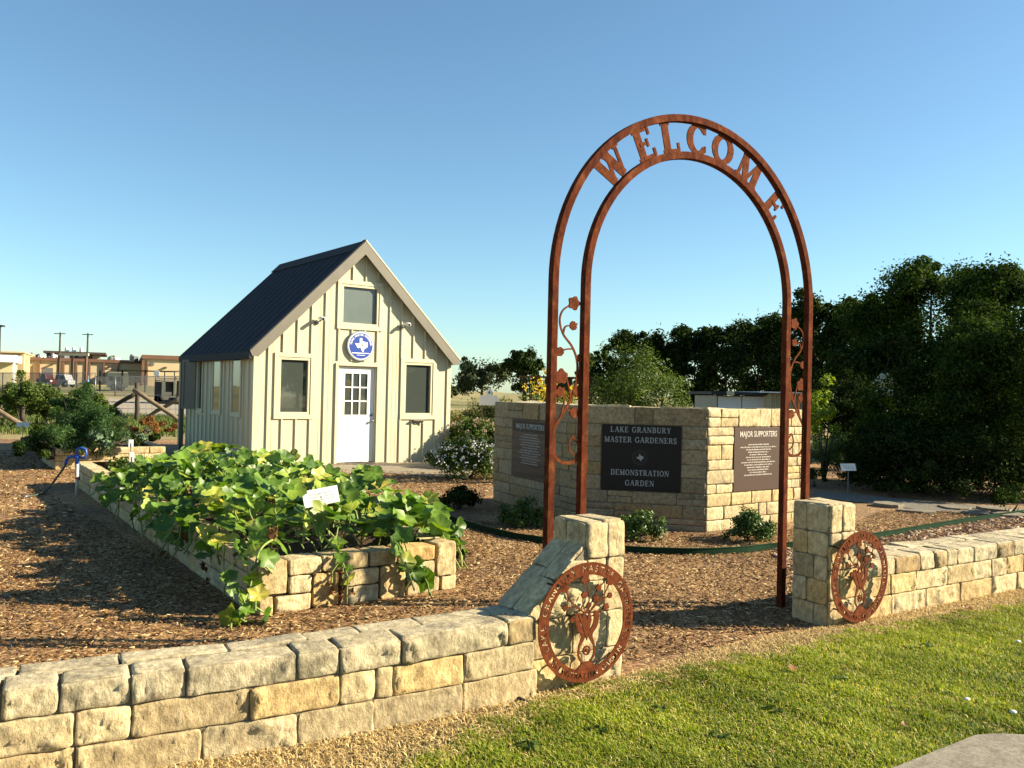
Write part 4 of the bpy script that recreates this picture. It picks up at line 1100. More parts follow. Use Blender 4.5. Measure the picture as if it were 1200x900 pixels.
# ================================================================== MEDALLIONS
def medallion(O, s, h, label):
    t0 = .075
    f = yawframe(O, YW)
    t = thing('steel_medallion', f(s, h, t0), label, 'metal medallion', 'rusted steel flower medallions on the stone pillars')
    R1, R0 = .326, .258
    ring = MB(); a = np.arange(72) * 2 * PI / 72
    V = np.concatenate([f(s + r_ * np.cos(a), h + r_ * np.sin(a), np.full(72, tt)) for r_, tt in ((R0, t0), (R1, t0), (R1, t0 + .006), (R0, t0 + .006))])
    F = [(k * 72 + i, k * 72 + (i + 1) % 72, ((k + 1) % 4) * 72 + (i + 1) % 72, ((k + 1) % 4) * 72 + i) for k in range(4) for i in range(72)]
    ring.add(V, F); ro = ring.build('lettered_ring', MT['rust_light'], t)
    cut = MB(); font_arc(cut, 'LAKE GRANBURY MASTER GARDENERS', f, s, h, .292, .050, t0 + .003, 204, -24, bold=.0008, ex=.02)
    font_arc(cut, 'DEMONSTRATION GARDEN', f, s, h, .292, .044, t0 + .003, 217, 323, inward=True, bold=.0006, ex=.02)
    co = cut.build('cutter', None)
    md = ro.modifiers.new('cut', 'BOOLEAN'); md.operation = 'DIFFERENCE'; md.object = co; md.solver = 'EXACT'; md.use_self = True
    co.location = Vector(-wloc(t)) * 0
    bpy.context.view_layer.update(); dg = bpy.context.evaluated_depsgraph_get(); dg.update()
    me = bpy.data.meshes.new_from_object(ro.evaluated_get(dg))
    ro.modifiers.clear(); ro.data = me
    bpy.data.objects.remove(co)
    # vase
    m = MB(); A, B = t0 - .001, t0 + .005
    P = lambda x, y: (s + x * .25, h + y * .25)
    for sg in (-1, 1):
        c_ = smooth_curve([P(sg * .26, .22), P(sg * .24, -.05), P(sg * .10, -.28), P(sg * .20, -.52), P(sg * .21, -.72), P(sg * .10, -.88), P(0, -.92)])
        m.ribbon(f, c_, np.interp(np.arange(len(c_)), [0, 20, 30, len(c_)], [.038, .03, .012, .012]), A, B + .0004 * (sg + 1))
    m.prism(f, [P(x, y) for x, y in ((-.26, .2), (-.16, .1), (-.10, .24), (0, .05), (.06, .26), (.12, .05), (.0, -.4), (-.12, -.1))], A, B + .0015)
    c_ = np.stack([s + .022 * np.cos(a[::6]), h - .155 + .022 * np.sin(a[::6])], 1); m.ribbon(f, np.concatenate([c_, c_[:1]]), .009, A, B + .002)
    bloom(m, f, s, h - .155, .012, A, B + .0026)
    m.prism(f, [P(-.30, -1.02), P(.30, -1.02), P(.10, -.86), P(-.10, -.86)], A, B + .003)
    m.build('vase', MT['rust_light'], t)
    stems = [((-.06, .2), (-.45, .5), (-.62, .80)), ((-.06, .2), (-.30, .34), (-.60, .38)), ((-.02, .2), (.05, .55), (-.08, .95)), ((0, .2), (.22, .6), (.30, .72)), ((.06, .2), (.30, .38), (.62, .52)), ((.06, .2), (.5, .6), (.62, .85)), ((.10, .1), (.35, .2), (.52, .28)), ((-.12, .1), (-.35, .12), (-.42, .1)), ((-.04, .2), (-.12, .42), (-.10, .60)), ((.1, .25), (.24, .42), (.22, .5))]
    m = MB(); fl2 = []
    for i, q in enumerate(stems):
        c_ = smooth_curve([P(*p) for p in q], 6); m.ribbon(f, c_, .0065, A, B - .0005 - .0003 * i)
        x, y = P(*q[-1])
        fl2.append(MB()); (bloom(fl2[-1], f, x, y, .030 if i in (0, 5, 2) else .021, A - .001, B + .001 + .0003 * i, 5, i) if i % 3 != 1 else bud(fl2[-1], f, x, y, .020, -.6 + .3 * i, A - .001, B + .001 + .0003 * i))
    m.build('stem', MT['rust_light'], t)
    for fm_ in fl2: fm_.build('flower', MT['rust_light'], t)
    for aa in (45, 135, 225, 315): MB().tube([f(s + .29 * math.cos(R(aa)) * 1.06, h + .29 * math.sin(R(aa)) * 1.06, t0 + .002), f(s + .29 * math.cos(R(aa)) * 1.06, h + .29 * math.sin(R(aa)) * 1.06, .004)], .006, 6).build('standoff_pin', MT['rust'], t)
medallion(PL, -.312, .375, 'round rusted flower medallion on the pillar left of the arch opening')
medallion(PR, .262, .355, 'round rusted flower medallion on the pillar beside the right hand wall')

# ================================================================== PLANTERS
YP = R(37)
UP_ = np.array([math.cos(YP), math.sin(YP)]); YV = R(33.9); VP_ = np.array([-math.sin(YV), math.cos(YV)])
PO = np.array([-1.758, 6.125]); PW, PLEN, PH, PT = 1.68, 9.05, .385, .19
def pxy(s, v): return PO + UP_ * s + VP_ * v
rP = np.random.default_rng(31)
fp = yawframe(PO, YP)
planter = thing('stone_planter', (*PO, 0), 'long raised planter of tan limestone blocks overflowing with squash leaves', 'raised planter')
g = np.linspace(0, PW, 300); gx = proj(fp(g, np.full(300, .2), np.zeros(300)))[:, 0]
spx = lambda x: float(np.interp(x, gx, g))
rows = [(304, 336, .14, .385), (303, 321, 0, .14), (322, 365, 0, .13), (337, 365, .13, .26), (337, 376, .26, .385), (366, 397, 0, .26), (377, 431, .26, .385), (398, 444, .13, .26), (398, 444, 0, .13), (432, 464, .26, .385), (445, 475, 0, .26), (465, 508, .26, .385), (476, 509, .13, .26), (476, 515, 0, .13), (510, 534, .12, .40), (516, 534, 0, .12)]
mb = MB()
stones(mb, fp, [(spx(a), spx(b), c, d) for a, b, c, d in rows], bulge=.014, rough=.008, depth=PT, r=rP, gap=.012,
       cols=[None, None, (1.1, 1.1, 1.1), None, None, (1, .85, .6), None, None, None, None, (1, .9, .7), (1, .8, .5), None, None, None, None])
mb.build('front_wall', MT['stone'], planter)
fpl = Frame((*pxy(0, PLEN), 0), (*-VP_, 0), (0, 0, 1), (*-UP_, 0))
mb = MB(); stones(mb, fpl, ashlar(0, PLEN - .05, (0, .14, .27, .385), .22, .5, r=rP), bulge=.014, rough=.008, depth=PT, res=.03, r=rP); mb.build('side_wall', MT['stone'], planter)
fpr = Frame((*pxy(PW, 0), 0), (*VP_, 0), (0, 0, 1), (*UP_, 0))
mb = MB(); stones(mb, fpr, ashlar(.05, PLEN, (0, .14, .27, .385), .25, .5, r=rP), bulge=.012, rough=.006, depth=PT, res=.04, r=rP); mb.build('side_wall', MT['stone'], planter)
fpb = Frame((*pxy(PW, PLEN), 0), (*-UP_, 0), (0, 0, 1), (*VP_, 0))
mb = MB(); stones(mb, fpb, ashlar(0, PW, (0, .14, .27, .385), .25, .5, r=rP), bulge=.012, rough=.006, depth=PT, res=.04, r=rP); mb.build('end_wall', MT['stone'], planter)
FH = Frame((*PO, 0), (*UP_, 0), (*VP_, 0), (0, 0, 1))
mb = MB()
nu, nv = 24, 90
gu, gv = np.meshgrid(np.linspace(.1, PW - .1, nu), np.linspace(.1, PLEN - .1, nv), indexing='ij')
gz = .30 + .03 * np.sin(gu * 7 + gv * 3) + .02 * rP.normal(size=gu.shape)
V = FH(gu, gv, gz).reshape(-1, 3); idx = np.arange(nu * nv).reshape(nu, nv)
mb.add(V, np.stack([idx[:-1, :-1], idx[1:, :-1], idx[1:, 1:], idx[:-1, 1:]], -1).reshape(-1, 4).tolist(), smooth=True)
mb.build('soil', MT['soil'], planter)

# second planter further back, in line with the first
P2 = np.array([-7.60, 14.55])
P2 = on_ground(64, 551)[:2]
f2 = yawframe(P2, YP)
bed2 = thing('stone_planter', (*P2, 0), 'further raised stone planter holding feathery dark green foliage', 'raised planter')
W2, L2_ = 1.95, 5.0
mb = MB()
stones(mb, f2, ashlar(0, W2, (0, .16, .27, .40), .22, .42, r=rP), bulge=.012, rough=.006, depth=.18, res=.03, r=rP, cols=None)
mb.build('front_wall', MT['stone'], bed2)
V2 = VP_
for nm, fr_, L_m in (('side_wall', Frame((*(P2 + V2 * L2_), 0), (*-V2, 0), (0, 0, 1), (*-UP_, 0)), L2_ - .05), ('side_wall', Frame((*(P2 + UP_ * W2), 0), (*V2, 0), (0, 0, 1), (*UP_, 0)), L2_)):
    mb = MB(); stones(mb, fr_, ashlar(0.02, L_m, (0, .2, .40), .3, .5, r=rP), bulge=.012, rough=.006, depth=.18, res=.05, r=rP); mb.build(nm, MT['stone'], bed2)
mb = MB().box(f2, .1, W2 - .1, 0, .33, -L2_, -.1); mb.build('soil', MT['soil'], bed2)

# ------------------------------------------------------------------ squash leaves
def lobed(n=20):
    th = np.linspace(0, 2 * PI, n, endpoint=False)
    rad = 1 + .16 * np.cos(5 * th) + .035 * np.cos(15 * th + 1)
    notch = np.exp(-((np.minimum(th, 2 * PI - th)) / .28) ** 2)
    rad = rad * (1 - .55 * notch)
    return th, rad
def squash_leaves(P, N, size, r, tone=None):
    th, rad = lobed(); n = len(P); k = len(th)
    nn = unit(N); a = unit(np.cross(nn, r.normal(size=(n, 3)))); b = np.cross(nn, a)
    sz = (size * r.uniform(.42, 1.32, n) / 2)[:, None, None]
    cup = r.uniform(.08, .38, n)[:, None]; ph = r.uniform(0, 6, n)[:, None]; wav = r.uniform(.03, .10, n)[:, None]
    rings = []
    for q in (.5, 1.0):
        jit = 1 + r.normal(size=(n, k)) * .05 * q
        x = rad * np.cos(th) * q * jit; y = rad * np.sin(th) * q * jit
        z = cup * q * q * 1.0 - (.05 + .12 * (cup < .15)) * q + wav * q * np.sin(5 * th[None] + ph) + r.normal(size=(n, k)) * .03 * q
        rings.append(P[:, None] + sz * (x[..., None] * a[:, None] + y[..., None] * b[:, None] + z[..., None] * nn[:, None]))
    V = np.concatenate([P[:, None], rings[0], rings[1]], 1)
    m = 1 + 2 * k; i = np.arange(n)[:, None, None] * m; j = np.arange(k)
    tri = np.stack([0 * j, 1 + j, 1 + (j + 1) % k], 1); q1 = np.stack([1 + j, 1 + k + j, 1 + k + (j + 1) % k], 1); q2 = np.stack([1 + j, 1 + k + (j + 1) % k, 1 + (j + 1) % k], 1)
    F = (np.concatenate([tri, q1, q2])[None] + i).reshape(-1, 3)
    c = np.ones((n, m, 3)); vein = (np.abs(np.cos(2.5 * th)) > .93).astype(float)
    c[:, 1:1 + k] += vein[None, :, None] * np.array([.5, .34, .4]); c[:, 0] += np.array([.6, .4, .5])
    c[:, 1 + k:] *= r.uniform(.85, 1.25, (n, 1, 1))
    return V.reshape(-1, 3), F, c.reshape(-1, 3)
def squash(name, label, cat, pts, size, r, dead=0, tubes=True, upb=1.1, base=None):
    """pts: (N,3) leaf centres; each leaf on its own stalk from the vine below"""
    t = thing(name, pts.mean(0) * [1, 1, 0], label, cat)
    N = r.normal(size=(len(pts), 3)) * .42 + np.array([.22, -.30, upb])
    V, F, c = squash_leaves(pts, N, size, r)
    np_mesh('leaf_canopy', V, F, LM['squash'], t, col=c, smooth=True)
    m = MB()
    for p in pts[::2]:
        q = p + np.array([r.normal() * .09, r.normal() * .09, -r.uniform(.12, .26)]); q[2] = max(q[2], .02)
        m.tube([q, (p + q) / 2 + r.normal(size=3) * .02, p], [.008, .007, .005], 5, cap=False)
    m.build('leaf_stalk', LM['stalk'], t)
    if dead:
        pd = pts[r.choice(len(pts), dead)] + np.stack([r.normal(size=dead) * .05, r.normal(size=dead) * .05, -r.uniform(.10, .25, dead)], 1)
        pd[:, 2] = np.maximum(pd[:, 2], .03)
        V, F, c = squash_leaves(pd, r.normal(size=(dead, 3)) + [0, -.4, .3], size * .55, r)
        V += r.normal(size=V.shape) * .008
        np_mesh('withered_leaf', V, F, LM['dead'], t, smooth=True)
    return t
rS = np.random.default_rng(41)
pts = []
while len(pts) < 1250:
    v = rS.uniform(.12, 6.1); s = rS.uniform(-.20, PW + .16)
    cap = .40 - .12 * ((s - .85) / 1.2) ** 2 + .08 * math.sin(v * 2.1 + s * 2.6) + .07 * math.sin(v * 4.7 - s * 3.3)
    if v < .5: cap *= .45 + v
    if v > 5.0: cap *= max(.2, 1 - (v - 5.0) * .8)
    if s < 0: top = .42 + cap * .55 + s * .35; z = rS.uniform(max(.22, top - .30), top)
    elif s > PW: top = .42 + cap * .3 - (s - PW) * .8; z = rS.uniform(top - .15, top)
    else: z = .36 + cap * (1 - rS.random() ** 2.2 * .75)
    if s < -.12 and rS.random() < .5: continue
    sg_ = math.hypot((s - .74) / .42, (v - .40) / .50)
    if sg_ < 1: cap *= .25 + .6 * sg_
    x, y = pxy(s, v); pts.append((x, y, z))
squash('squash_patch', 'dense patch of broad squash leaves filling the front of the long stone planter', 'squash plants', np.array(pts), .170, rS, dead=60)
def trail(path, n, spread, r):
    c_ = smooth_curve(path, 8); k = np.linspace(0, len(c_) - 1, n).astype(int)
    return c_[k] + r.normal(size=(n, 3)) * spread, c_
def trailing(label, path, n, size, spread, seed, dead=0):
    r = np.random.default_rng(seed); p, c_ = trail(path, n, spread, r); p[:, 2] = np.maximum(p[:, 2], .04)
    t = squash('squash_vine', label, 'squash vine', p, size, r, dead=dead, upb=.35)
    m = MB(); m.tube(c_, np.linspace(.010, .005, len(c_)), 6); m.build('runner', LM['stalk'], t)
P3 = lambda s, v, z: (*pxy(s, v), z)
trailing('yellow tipped squash vine hanging down the left front corner of the planter', [P3(.25, .3, .50), P3(.02, .0, .48), P3(-.07, -.10, .32), P3(-.12, -.16, .16), P3(-.16, -.22, .05)], 24, .150, .05, 51)
trailing('leafy squash vine draped over the middle of the planter front', [P3(1.22, .3, .62), P3(1.12, .0, .46), P3(1.15, -.08, .34), P3(1.25, -.10, .20), P3(1.34, -.12, .13)], 15, .155, .03, 52)
trailing('small yellowing squash vine dangling over the planter front beside withered leaves', [P3(.58, .3, .50), P3(.60, .02, .42), P3(.62, -.06, .34), P3(.66, -.09, .22)], 9, .10, .03, 53, dead=16)
trailing('pale green squash vine reaching past the right corner of the planter', [P3(1.30, .45, .62), P3(1.52, .40, .64), P3(1.72, .35, .52), P3(1.86, .30, .46)], 16, .20, .06, 54)
# low plants at the back of the same bed
for i, (s, v) in enumerate(((.45, 6.9), (1.1, 7.1), (.5, 8.0), (1.2, 8.1))):
    x, y = pxy(s, v); r = np.random.default_rng(60 + i)
    t = tag(thing('seedling_plant', (x, y, .3), 'low leafy seedling in the bare soil at the far end of the long planter', 'seedling', 'seedlings at the back of the long planter'))
    p, d = shell_points((x, y, .40), (.24, .24, .13), 130, .2, r); V, F = leaves_np(p, d, .09, .6, r=r); np_mesh('foliage', V, F, LM['vine'], t)
    m = MB().tube([(x, y, .29), (x, y, .42)], [.012, .006], 6); m.build('stem', LM['stalk'], t)
# small plant by the right corner
# ------------------------------------------------------------------ planter markers
def marker(px, py, depth, w_, h_, tilt, label, stake_to, mat='signwhite', yaw=.2, roll=0, thick=.004, grp=None, lines=False):
    p = at(px, py, depth)
    t = thing('plant_marker', (p[0], p[1], stake_to), label, 'plant marker', grp)
    c_, s_ = math.cos(yaw), math.sin(yaw)
    u = np.array((c_, s_, 0)); u = u * math.cos(roll) + np.array((0, 0, 1)) * math.sin(roll)
    hh = np.array((0, 0, 1.)) * math.cos(roll) - np.array((c_, s_, 0)) * math.sin(roll)
    n = np.cross(u, hh); hh = hh * math.cos(tilt) - n * math.sin(tilt)
    f = Frame(p, u, hh)
    o = MB().box(f, -w_ / 2, w_ / 2, -h_ / 2, h_ / 2, 0, thick).build('sign_plate', MT[mat], t, bevel=.0015)
    if lines:
        m = MB(); r = np.random.default_rng(4)
        for k, y in enumerate((.18, -.02, -.2)):
            x = -.32 * w_
            while x < .32 * w_:
                e = x + r.uniform(.008, .02); m.box(f, x, e, y * h_, y * h_ + .006, thick, thick + .001); x = e + .006
        m.build('small_print', MT['gray_metal'], o)
    MB().bar(p - np.array((0, .004, 0)) - hh * 0, (p[0], p[1] - .004, stake_to), .014, .006).build('stake', MT['gray_metal'], t)
marker(376, 582, 7.0, .29, .135, R(12), 'white marker sign standing tilted among the squash leaves', .32, yaw=R(28), roll=R(9), lines=True)
marker(153.5, 519.5, 13.9, .075, .12, 0, 'small white plant tag, the higher and farther of the two by the bed end', .3, 'white', R(20))
marker(154.5, 535.5, 11.9, .06, .14, 0, 'small white plant tag, the lower and nearer of the two by the bed end', .3, 'white', R(20))
marker(27, 497.5, 20.5, .27, .11, 0, 'small pale sign low in the grass at the far left', 0, 'signwhite', R(20))
marker(994, 547.5, 14.6, .31, .125, R(20), 'pale green sign on a thin white post in front of the dark shrubs', 0, 'signwhite', R(20), lines=True)
mk = thing('stub_post', on_ground(506, 640) * [1, 1, 0], 'short dark flat topped post by the right corner of the squash planter', 'post')
b_ = np.array([*pxy(1.60, .62), 0]); mk.location = Vector(b_)
MB().box(Frame(b_, (*UP_, 0)), -.03, .03, 0, .62, -.02, .02).build('post', MT['dark_wood'], mk, bevel=.004); MB().box(Frame(b_, (*UP_, 0)), -.034, .034, .62, .632, -.024, .024).build('post_cap', MT['gray_metal'], mk)

# ------------------------------------------------------------------ yard hydrant at the end of the planter
hb = np.array([*pxy(-.16, 7.72), 0])
hy = thing('water_hydrant', hb, 'blue handled yard water hydrant with white pipes at the planter end', 'water hydrant')
m = MB().tube([hb, hb + [0, 0, .50]], .022, 10); m.build('standpipe', MT['pvc'], hy)
b2 = hb + np.array([.07, -.14, 0]); m = MB().tube([b2, b2 + [0, 0, .40]], .020, 10); m.build('standpipe', MT['pvc'], hy)
z = lambda dx, dz, dy=0: hb + np.array([dx, dy, dz])
m = MB(); m.tube([z(0, .46), z(0, .57)], .028, 10); m.tube([z(0, .545), z(-.06, .56), z(-.13, .545), z(-.16, .50)], .022, 8); m.blob(z(0, .55), .035, .035, .035)
m.tube([z(-.16, .50), z(-.165, .455)], .024, 10); hd = m.build('hydrant_head', MT['bluepaint'], hy)
m = MB(); m.tube([z(.0, .57), z(-.015, .63), z(.0, .67), z(.06, .685), z(.115, .66), z(.125, .60), z(.10, .54), z(.02, .55)], .018, 8); m.build('pump_handle', MT['bluepaint'], hy)
m = MB().tube([b2 + [-.01, -.03, .27], b2 + [.05, -.035, .27]], .012, 8); m.tube([b2 + [.05, -.035, .245], b2 + [.05, -.035, .295]], .010, 8); m.build('tap', MT['red'], hy)
hs_ = thing('garden_hose', z(-.3, 0), 'dark green hose curving from the blue hydrant down onto the mulch', 'hose')
c_ = smooth_curve([z(-.165, .455), z(-.20, .38), z(-.30, .24), z(-.39, .11), z(-.44, .035, -.15), z(-.48, .028, -.40)], 8)
MB().tube(c_, .016, 8).build('hose_tube', MT['hose'], hs_); MB().tube([c_[-1], c_[-1] + np.array([-.01, -.06, 0])], .02, 8).build('hose_end', MT['gray_metal'], hs_)

# ------------------------------------------------------------------ bed edging
ed = [(505, 606), (520, 610), (560, 622), (600, 632), (640, 638), (690, 645), (740, 649), (790, 651), (830, 651), (870, 649), (905, 645), (960, 641), (1020, 633), (1060, 626), (1100, 619), (1150, 611), (1205, 603)]
ep = smooth_curve([on_ground(*p) for p in ed], 6)
et = thing('bed_edging', ep[len(ep) // 2], 'thin green strip of edging curving through the mulch round the monument', 'bed edging')
m = MB(); V = []; n_ = len(ep)
T_ = np.gradient(ep, axis=0); T_ /= np.linalg.norm(T_, axis=1)[:, None]; Nn = np.stack([T_[:, 1], -T_[:, 0], 0 * T_[:, 0]], 1)
for p, q in zip(ep, Nn): V += [p + q * .004, p + q * .004 + [0, 0, .07], p - q * .004 + [0, 0, .07], p - q * .004]
F = [(4 * i + k, 4 * i + (k + 1) % 4, 4 * i + 4 + (k + 1) % 4, 4 * i + 4 + k) for i in range(n_ - 1) for k in range(4)]
m.add(V, F); m.build('edging_strip', MT['edging'], et)
m = MB().tube([p + np.array([0, 0, .072]) for p in ep], .0085, 6); m.build('rolled_rim', MT['edging'], et)

# ------------------------------------------------------------------ flagstones by the walk
rF = np.random.default_rng(71)
for i, (px, py, w_, d_) in enumerate(((1146, 603, .55, .5), (1166, 600, .5, .6), (1186, 606, .6, .55), (1120, 597, .5, .5), (1070, 601, .6, .4), (1208, 603, .6, .6), (1040, 594, .45, .5))):
    c_ = on_ground(px, py); k = 9; a = np.sort(rF.uniform(0, 2 * PI, k)); rr = rF.uniform(.8, 1.1, k)
    m = MB().prism(Frame(c_, (1, 0, 0), (0, 1, 0), (0, 0, 1)), [(w_ / 2 * q * math.cos(x), d_ / 2 * q * math.sin(x)) for q, x in zip(rr, a)], 0, rF.uniform(.04, .07))
    o = m.build('flagstone', MT['flag'], None, bevel=.01)
    tag(o, 'flat pale flagstone lying on the mulch at the edge of the shaded walk', 'flagstone', 'flagstones along the shaded walk')

# ================================================================== SHRUBS
def shrub(name, px, py, h, wd, label, cat, mat='box', nleaf=900, leaf=.035, k=16, seed=0, group=None, dep=None, aspect=.6, jag=.3, bloom_=None, base=None, cr=None, low=-.5, hscale=.55):
    r = np.random.default_rng(100 + seed)
    b = on_ground(px, py) if base is None else np.array(base, float)
    t = thing(name, b, label, cat, group)
    c = b + np.array([0, 0, h * hscale])
    rad = np.array([wd / 2, (dep or wd) / 2, h * .45])
    foliage('foliage', LM[mat], t, [(c, rad)], k, cr or min(wd, h) * .22, nleaf, leaf, aspect, r=r, low=low, jag=jag, zmin=b[2] + .01)
    m = MB()
    for j in range(5):
        e = c + unit(r.normal(size=3)) * rad * .6; m.tube([b + r.normal(size=3) * [.03, .03, 0], (b + e) / 2 + r.normal(size=3) * .02, e], [.012 * h + .004, .008 * h + .003, .003], 6)
    m.build('stem', MT['bark'], t)
    if bloom_:
        nm, bm_, nb, sz = bloom_
        p, d = shell_points(c, rad * 1.12, nb, .88, r); ok = p[:, 2] > c[2] - rad[2] * .4
        P = (p[ok][:, None] + r.normal(size=(ok.sum(), 5, 3)) * sz * .5).reshape(-1, 3); D = np.repeat(d[ok], 5, 0)
        V, F = leaves_np(P, D, sz, .8, r=r); np_mesh(nm, V, F, LM[bm_], t)
    return t
G = 'round clipped shrubs in the mulch round the monument'
shrub('round_shrub', 610, 617, .36, .54, 'round green shrub left of the arch post before the shaded plaque', 'shrub', seed=1, group=G, nleaf=3200, leaf=.038, k=44, low=-.75, hscale=.46)
shrub('round_shrub', 750, 633, .36, .50, 'round green shrub under the black granite plaque', 'shrub', seed=2, group=G, nleaf=3200, leaf=.038, k=44, low=-.75, hscale=.46)
shrub('round_shrub', 877, 635, .37, .54, 'round green shrub under the sunlit brown plaque', 'shrub', seed=3, group=G, nleaf=3200, leaf=.038, k=44, low=-.75, hscale=.46)
shrub('round_shrub', 538, 597, .36, .54, 'dark shaded round shrub alone between the planter and the monument', 'shrub', 'tree_dark', seed=4, group=G, nleaf=3200, leaf=.038, k=44, low=-.75, hscale=.46)  # darker leaf than the other round shrubs puts the shade into the colour
shrub('seedling_plant', 541, 663, .14, .25, 'small green sprout in the mulch by the right planter corner', 'seedling', 'box', seed=5, nleaf=60, leaf=.07, k=5)
shrub('flowering_shrub', 548, 561, .78, 1.3, 'leafy bush dotted with small white flowers at the monument end', 'flowering bush', 'vine', 9000, .055, 60, 6, hscale=.45, low=-.75, bloom_=('blossom', 'whitebloom', 230, .042), dep=1.1)
shrub('flowering_shrub', 560, 541, 0.95, 1.6, 'dusty bush with faded pinkish flower heads behind the white flowered bush', 'flowering bush', 'vine', 8000, .07, 60, 7, bloom_=('blossom', 'pinkish', 260, .05), dep=1.4)
shrub('flowering_shrub', 541, 527, .85, 1.7, 'bush with a few reddish blooms close behind the shed corner', 'flowering bush', 'vine', 6000, .08, 50, 8, bloom_=('blossom', 'redbloom', 40, .05), dep=1.6)
shrub('loose_shrub', 572, 515, 1.35, 1.9, 'grey green bush farther back beside the white cut out sign', 'shrub', 'shrub_yel', 6000, .08, 50, 9)
shrub('feathery_shrub', 985, 561, .95, 1.5, 'soft fine leaved green bush behind the right arch posts', 'shrub', 'fern', 7000, .07, 26, 10, aspect=.16, dep=1.3)
shrub('bright_shrub', 966, 545, 1.75, .75, 'bright yellow green sunlit bush just right of the arch', 'shrub', 'bright', 1500, .075, 16, 11, base=(*at(966, 500, 17.5)[:2], 0), hscale=.72)
for i, (px, py, h, wd) in enumerate(((1045, 583, .30, .55), (1185, 604, .42, .7), (955, 571, .35, .6))):
    shrub('low_shrub', px, py, h, wd, ('low grey green mound at the foot of the dark shrubs', 'low dark mound at the right edge near the flagstones', 'low green mound behind the right pillar')[i], 'shrub', 'tree_live', 900, .045, 14, 20 + i)
# bush behind the monument: loose, sunlit
b = at(742, 470, 19.0)
shrub('mesquite_bush', 742, 470, 2.6, 2.2, 'large loose yellow green bush rising behind the monument', 'bush', 'vine', 15000, .085, 90, 12, base=(b[0], b[1], 0), aspect=.25, cr=.34, hscale=.55, jag=.35)
# yellow flowers over the monument
for i, (px, py, d, n) in enumerate(((650, 463, 15.5, 26), (634, 462, 16.2, 16))):
    r = np.random.default_rng(80 + i); p0 = at(px, py, d)
    t = thing('sunflower_clump', (p0[0], p0[1], 0), ('yellow flowering clump seen between the two left arch posts', 'smaller yellow flowering clump left of the arch post')[i], 'flowers')
    m = MB(); L_pts = []
    cs = []
    for j in range(n):
        hx = p0 + np.array([r.normal() * .20, r.normal() * .15, r.normal() * .12 + .05]); cs.append(hx)
        m.tube([(p0[0] + r.normal() * .1, p0[1] + r.normal() * .1, 0), (hx + np.array([p0[0], p0[1], 0])) / 2 * [1, 1, 1], hx], [.012, .009, .006], 5, cap=False)
    m.build('stem', LM['stalk'], t)
    cs = np.array(cs); P = (cs[:, None] + r.normal(size=(n, 12, 3)) * .035).reshape(-1, 3)
    V, F = leaves_np(P, np.repeat(r.normal(size=(n, 3)) + [.3, -.6, .3], 12, 0), .065, .5, r=r); np_mesh('blossom', V, F, LM['yellow'], t)
    P = np.stack([p0[0] + r.normal(size=700) * .25, p0[1] + r.normal(size=700) * .2, r.uniform(.2, p0[2] + .02, 700)], 1)
    V, F = leaves_np(P, r.normal(size=(700, 3)), .09, .4, r=r); np_mesh('foliage', V, F, LM['vine'], t)

# bushes over the far planter: feathery asparagus, cabbage leaves
def big(name, label, cat, mat, crowns, k, cr, n, size, seed, aspect=.5, base=None, stem=True, jag=.3, group=None, low=-.7):
    r = np.random.default_rng(seed)
    b = np.array(base) if base is not None else np.array([crowns[0][0][0], crowns[0][0][1], 0])
    t = thing(name, b, label, cat, group)
    foliage('foliage', LM[mat], t, crowns, k, cr, n, size, aspect, r=r, jag=jag, low=low)
    if stem:
        m = MB()
        for c, rad in crowns:
            for j in range(4):
                e = np.array(c) + unit(r.normal(size=3)) * np.array(rad) * .6; m.tube([b + [r.normal() * .08, r.normal() * .08, 0], (b + e) / 2 + r.normal(size=3) * .05, e], [.02, .014, .006], 6)
        m.build('stem', MT['bark'], t)
    return t
q = lambda px, py, d: at(px, py, d)
big('asparagus_fern', 'tall feathery dark green plant spilling over the far planter', 'plant', 'fern', [(q(90, 494, 16.8), (.85, .7, .58)), (q(82, 472, 17.2), (.45, .4, .30)), (q(62, 516, 15.9), (.55, .45, .34)), (q(125, 503, 16.6), (.55, .45, .42)), (q(100, 462, 17.4), (.22, .2, .22))], 60, .24, 24000, .085, 201, .14, base=(*q(88, 520, 16.8)[:2], .3))
big('leafy_greens', 'broad leaved blue green plants low in the far planter', 'plant', 'cabbage', [(q(112, 515, 16.2), (.40, .3, .22)), (q(138, 513, 16.6), (.45, .3, .16))], 14, .16, 1100, .12, 202, .7, base=(*q(118, 520, 16.3)[:2], .3))
big('leafy_greens', 'dark greens trailing over the left side of the far planter', 'plant', 'tree_live', [(q(46, 522, 16.0), (.42, .45, .28)), (q(160, 512, 17.2), (.5, .35, .16))], 16, .2, 3000, .07, 203, .5, base=(*q(56, 530, 16.0)[:2], .2))
big('dry_brush', 'rusty brown dry brush along the log fence', 'dry brush', 'rust', [(q(160, 500, 27), (1.0, .5, .32)), (q(185, 502, 27.5), (.55, .4, .28)), (q(140, 497, 27), (.4, .4, .25))], 16, .3, 3500, .10, 204, .25, base=(*on_ground(165, 512)[:2], 0))
hed = ((6, 472, 30, .85, .72), (26, 468, 29, .62, .80), (48, 472, 31, .8, .65), (70, 475, 31, .8, .58), (94, 474, 32, .8, .60), (112, 478, 33, .55, .45), (-22, 472, 30, 1.0, .75))
for i, (px, py, d, rx, rz) in enumerate(hed):
    c = q(px, py, d); c[2] = max(c[2], rz * .9)
    big('vine_bush', ('bushy green vine hedge plant behind the feathery planter' if i not in (1, 5) else ('tallest rounded green bush by the far left sign' if i == 1 else 'low green bush where the log fence begins')), 'bush', 'vine', [(c, (rx, .7, rz))], 26, .24, 4200, .09, 210 + i, .6, base=(c[0], c[1], 0), group=('bushes in a row along the log fence' if i not in (1, 5) else None))
